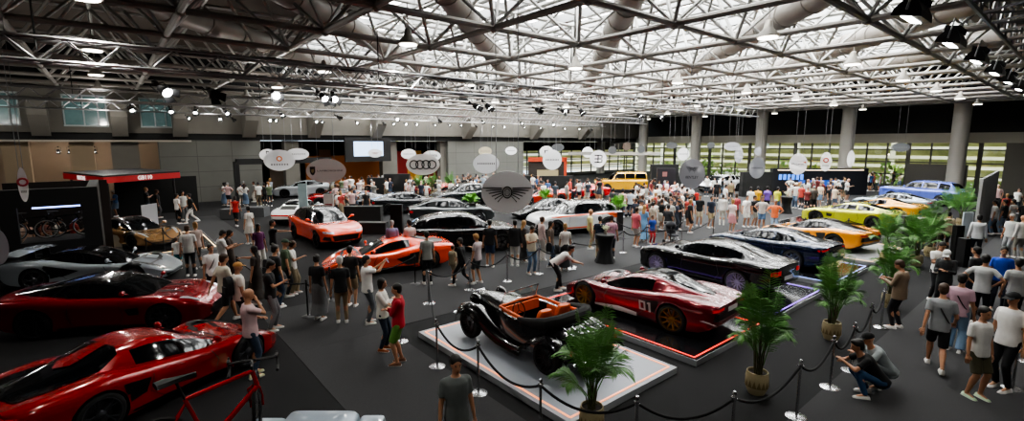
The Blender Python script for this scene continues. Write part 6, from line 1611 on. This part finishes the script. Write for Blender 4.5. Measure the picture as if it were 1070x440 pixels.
for a, b, base, top, l in ((360, 398, 236, 216, 'long black counter behind the orange utility car'), (402, 428, 206, 182, 'black booth block below the wall screen'), (384, 402, 206, 186, 'black booth block right of the wall screen'), (372, 403, 245, 233, 'black desk with papers behind the orange sports car'),
    (545, 600, 200, 184, 'dark stand with warm window in the far left glass corner'), (680, 708, 204, 172, 'dark partition near the yellow off-road car'), (775, 806, 206, 180, 'black booth wall left of the blue lettered stand')):
    block_px('booth_block', a, b, base, top, .6, M_booth, l, 'booth')
t, L, h_ = block_px('brand_stand', 806, 905, 204, 176, .5, mat('near black stand', '0e1016', .5), 'long dark stand with blue lettering and light strip beyond the crowd', 'booth')
mb_obj('blue_panel', MB().box((L*.0, -.01, h_*.45), (L*.45, .02, h_*.22)), mat('blue panel', '1c3f8a', .4, emit=.8), t)
mb_obj('light_strip', MB().box((0, -.01, h_*.94), (L*.9, .02, .05)), mat('glow_ffe0c0', 'ffe0c0', .5, emit=2), t)
for q_ in range(6): mb_obj('blue_letter_bar', MB().box((-L*.42+L*.045*q_, -.02, h_*.68), (L*.03, .02, h_*.2)), mat('blue lettering', '3f78d8', .5, emit=1), t)
t, L, h_ = block_px('partition', 686, 705, 206, 176, .3, mat('violet black panel', '17141c', .6), 'black partition with pink square and violet round mark', 'panel')
mb_obj('pink_square', MB().box((-L*.1, -.01, h_*.8), (L*.25, .01, h_*.16)), mat('dull pink', '9a6a66', .6), t); mb_obj('violet_mark', MB().ball((0, -.0, h_*.35), (L*.2, .02, L*.3), 14), mat('violet', '5c4a74', .6), t)
kk, L, h_ = block_px('kiosk', 552, 592, 199, 166, 1.0, mat('dark kiosk', '2a221c', .7), 'dark kiosk with red-orange frame at the left end of the glass wall', 'kiosk')
mb_obj('orange_frame', MB().box((0, -.03, h_*.98), (L*1.0, .05, h_*.14)).box((L*.46, -.03, h_*.5), (L*.07, .05, h_)), mat('orange frame', 'b5401f', .6), kk); mb_obj('lit_window', MB().box((0, -.03, h_*.45), (L*.55, .04, h_*.4)), mat('warm glow', '8f8464', .5, emit=.3), kk)
mb_obj('frame_beams', MB().box((at(640, 198).x, at(640, 198).y, 3.6), (9, .3, .3), R(-50)), mat('pale beam', '9c9c98', .6), None, label='pale horizontal beam over the yellow off-road car', cat='beam')
# left glass corner stand with grey truss frame
t = empty('steel_portal', (on_y(300, 43), 42.6, 0), 0, label='dark steel portal frame at the back left stands', cat='frame'); a, b = on_y(245, 42.6)-on_y(300, 43), on_y(345, 42.6)-on_y(300, 43)
mb_obj('crossbar', MB().box(((a+b)/2, 0, 3.2), (b-a, .5, .45)), M_blk, t)
for x in (a, b): mb_obj('leg', MB().box((x, 0, 1.6), (.35, .4, 3.2)), M_blk, t)
# right-hand grey louvred panels
a, b = at(1018, 246), at(1036, 230)
n_ = 6; lp = empty('louvred_partition', ((a+b)/2).to_tuple(), 0, label='tall light grey partition of vertical louvred panels by the right aisle', cat='partition')
for k in range(n_):
    p = a.lerp(b, (k+.5)/n_)-(a+b)/2
    mb_obj('panel', MB().box((p.x, p.y, 1.5), ((b-a).length/n_*.93, .12, 2.7+.05*k), math.atan2(b.y-a.y, b.x-a.x)), mat('light grey louvre', '9a9b9a', .6), lp)
    o_ = MB()
    for q in range(5): o_.box((p.x-.08*math.sin(math.atan2(b.y-a.y, b.x-a.x)), p.y, .6+.5*q), ((b-a).length/n_*.8, .02, .02), math.atan2(b.y-a.y, b.x-a.x))
mb_obj('foot_rail', MB().box((0, 0, .08), ((b-a).length, .5, .16), math.atan2(b.y-a.y, b.x-a.x)), M_blk, lp)
t, L, h_ = block_px('ribbed_panel', 941, 954, 262, 226, .3, mat('dark ribbed panel', '3a3b3d', .6), 'dark grey ribbed display panel among the palms', 'panel')
rb = MB()
for k in range(9): rb.box((0, -.01, h_*(.08+.1*k)), (L*.9, .02, .025))
mb_obj('ribs', rb, mat('rib grey', '56585a', .6), t)
block_px('kiosk_post', 996, 1004, 272, 236, .2, M_booth, 'black kiosk column behind the palms', 'kiosk'); block_px('kiosk_post', 1006, 1012, 280, 250, .35, mat('dark grey metal', '2a2b2d', .4, metal=.6), 'narrow dark metal stand right of the black kiosk', 'kiosk')
block_px('info_tablet', 1004, 1014, 250, 222, .06, mat('pale tablet', 'b9c4cc', .4), 'pale tilted information board before the louvred partition', 'sign')
# tan wedge board beside the yellow-orange car
wd = at(858, 278); t = mb_obj('wedge_board', MB().loft([[(-.9, -.7, 0), (-.9, .7, 0), (.9, .7, 0), (.9, -.7, 0)], [(-.85, -.65, .12), (-.85, .65, .3), (.85, .65, .3), (.85, -.65, .12)]]), mat('gold wood board', '8f7c4c', .4, noise=.1), None, label='gold-brown display board beside the yellow-orange car', cat='board'); t.location = wd; t.rotation_euler = (0, 0, R(8))
# ================================================================== stroller, bags, phones
def stroller(px, py):
    t = empty('stroller', at(px, py), R(60), label='black folding stroller parked by the ropes near the crowd', cat='stroller')
    m = MB()
    for s in (-.22, .22): m.tube([(-.35, s, .1), (.1, s, .55), (.45, s, 1.0)], .014, 6).tube([(.35, s, .1), (-.05, s, .55)], .014, 6)
    m.tube([(.45, -.22, 1.0), (.48, .22, 1.0)], .016, 6); mb_obj('frame', m, M_alu, t, smooth=True)
    mb_obj('seat', MB().loft([[(-.2, y, .42), (.12, y, .45), (.3, y, .9), (.24, y, .92), (.06, y, .52), (-.2, y, .47)] for y in (-.2, .2)]), cloth('2a2b30'), t)
    mb_obj('hood', MB().ball((.16, 0, .88), (.28, .22, .2), 14), cloth('1a1b20'), t, smooth=True)
    for x in (-.35, .35):
        for s in (-.22, .22): 
            mb_obj('wheel', MB().loft([[(x+.1*math.cos(2*math.pi*j/16), s+y, .1+.1*math.sin(2*math.pi*j/16)) for j in range(16)] for y in (-.02, .02)]), M_tire, t)
stroller(702, 256)
def bag(p, z, c, label, s=1.0, name='backpack', rz=0):
    m = MB().loft([[(x*1.0, y*w_, z0) for x, y in ((-.07, -1), (.07, -1), (.09, 0), (.07, 1), (-.07, 1))] for w_, z0 in ((.11, 0), (.145, .06), (.15, .28), (.12, .40), (.05, .44))])
    t = mb_obj(name, m, cloth(c), None, smooth=True, ang=60, label=label, cat='bag'); t.location = (p[0], p[1], z); t.rotation_euler = (0, 0, rz); t.scale = (s, s, s)
    mb_obj('pocket', MB().box((.09, 0, .13), (.05, .19, .18)), cloth(c), t)
def on_back(px, py, view, c, label, s=1.0):
    p = at(px, py); yaw = R(face(view, p)); q = p-Vector((math.cos(yaw), math.sin(yaw), 0))*.22; bag(q, 1.0, c, label, s, rz=yaw+math.pi)
on_back(253, 347, 70, '141519', 'black backpack on the person in the tan cap'); on_back(291, 321, 60, '1b1d22', 'dark backpack on the man with the chest print'); on_back(1052, 268, -150, '3c4a34', 'olive green backpack on the white-haired man')
def bag_side(px, py, view, c, label, side=1):
    p = at(px, py); yaw = R(face(view, p)); q = p+Vector((-math.sin(yaw), math.cos(yaw), 0))*.30*side; bag(q, .66, c, label, .75, 'shoulder_bag', yaw+R(90))
bag_side(208, 281, -20, '8a6c50', 'tan shoulder bag carried by the blond woman'); bag_side(575, 279, 100, '17181c', 'black shoulder bag on the long-haired woman in jeans', -1); bag_side(590, 283, -20, '111214', 'black shoulder bag of the woman with the shawl')
def phone(px, py, view, dx, z, label):
    p = at(px, py); yaw = R(face(view, p)); q = p+Vector((math.cos(yaw), math.sin(yaw), 0))*dx
    t = mb_obj('phone', MB().box((0, 0, 0), (.012, .075, .15)), M_blk, None, label=label, cat='phone'); t.location = (q.x, q.y, z); t.rotation_euler = (0, R(-25), yaw)
    mb_obj('screen', MB().box((-.008, 0, 0), (.003, .066, .135)), mat('phone screen', '9fb0c4', .3, emit=.6), t)
phone(385, 338, 75, .56, 1.60, 'black phone held up by the man in white tee'); phone(936, 343, -70, .45, 1.25, 'phone held by the man in the tweed jacket'); phone(555, 286, 150, .46, 1.26, 'phone held by the man in cream tee')
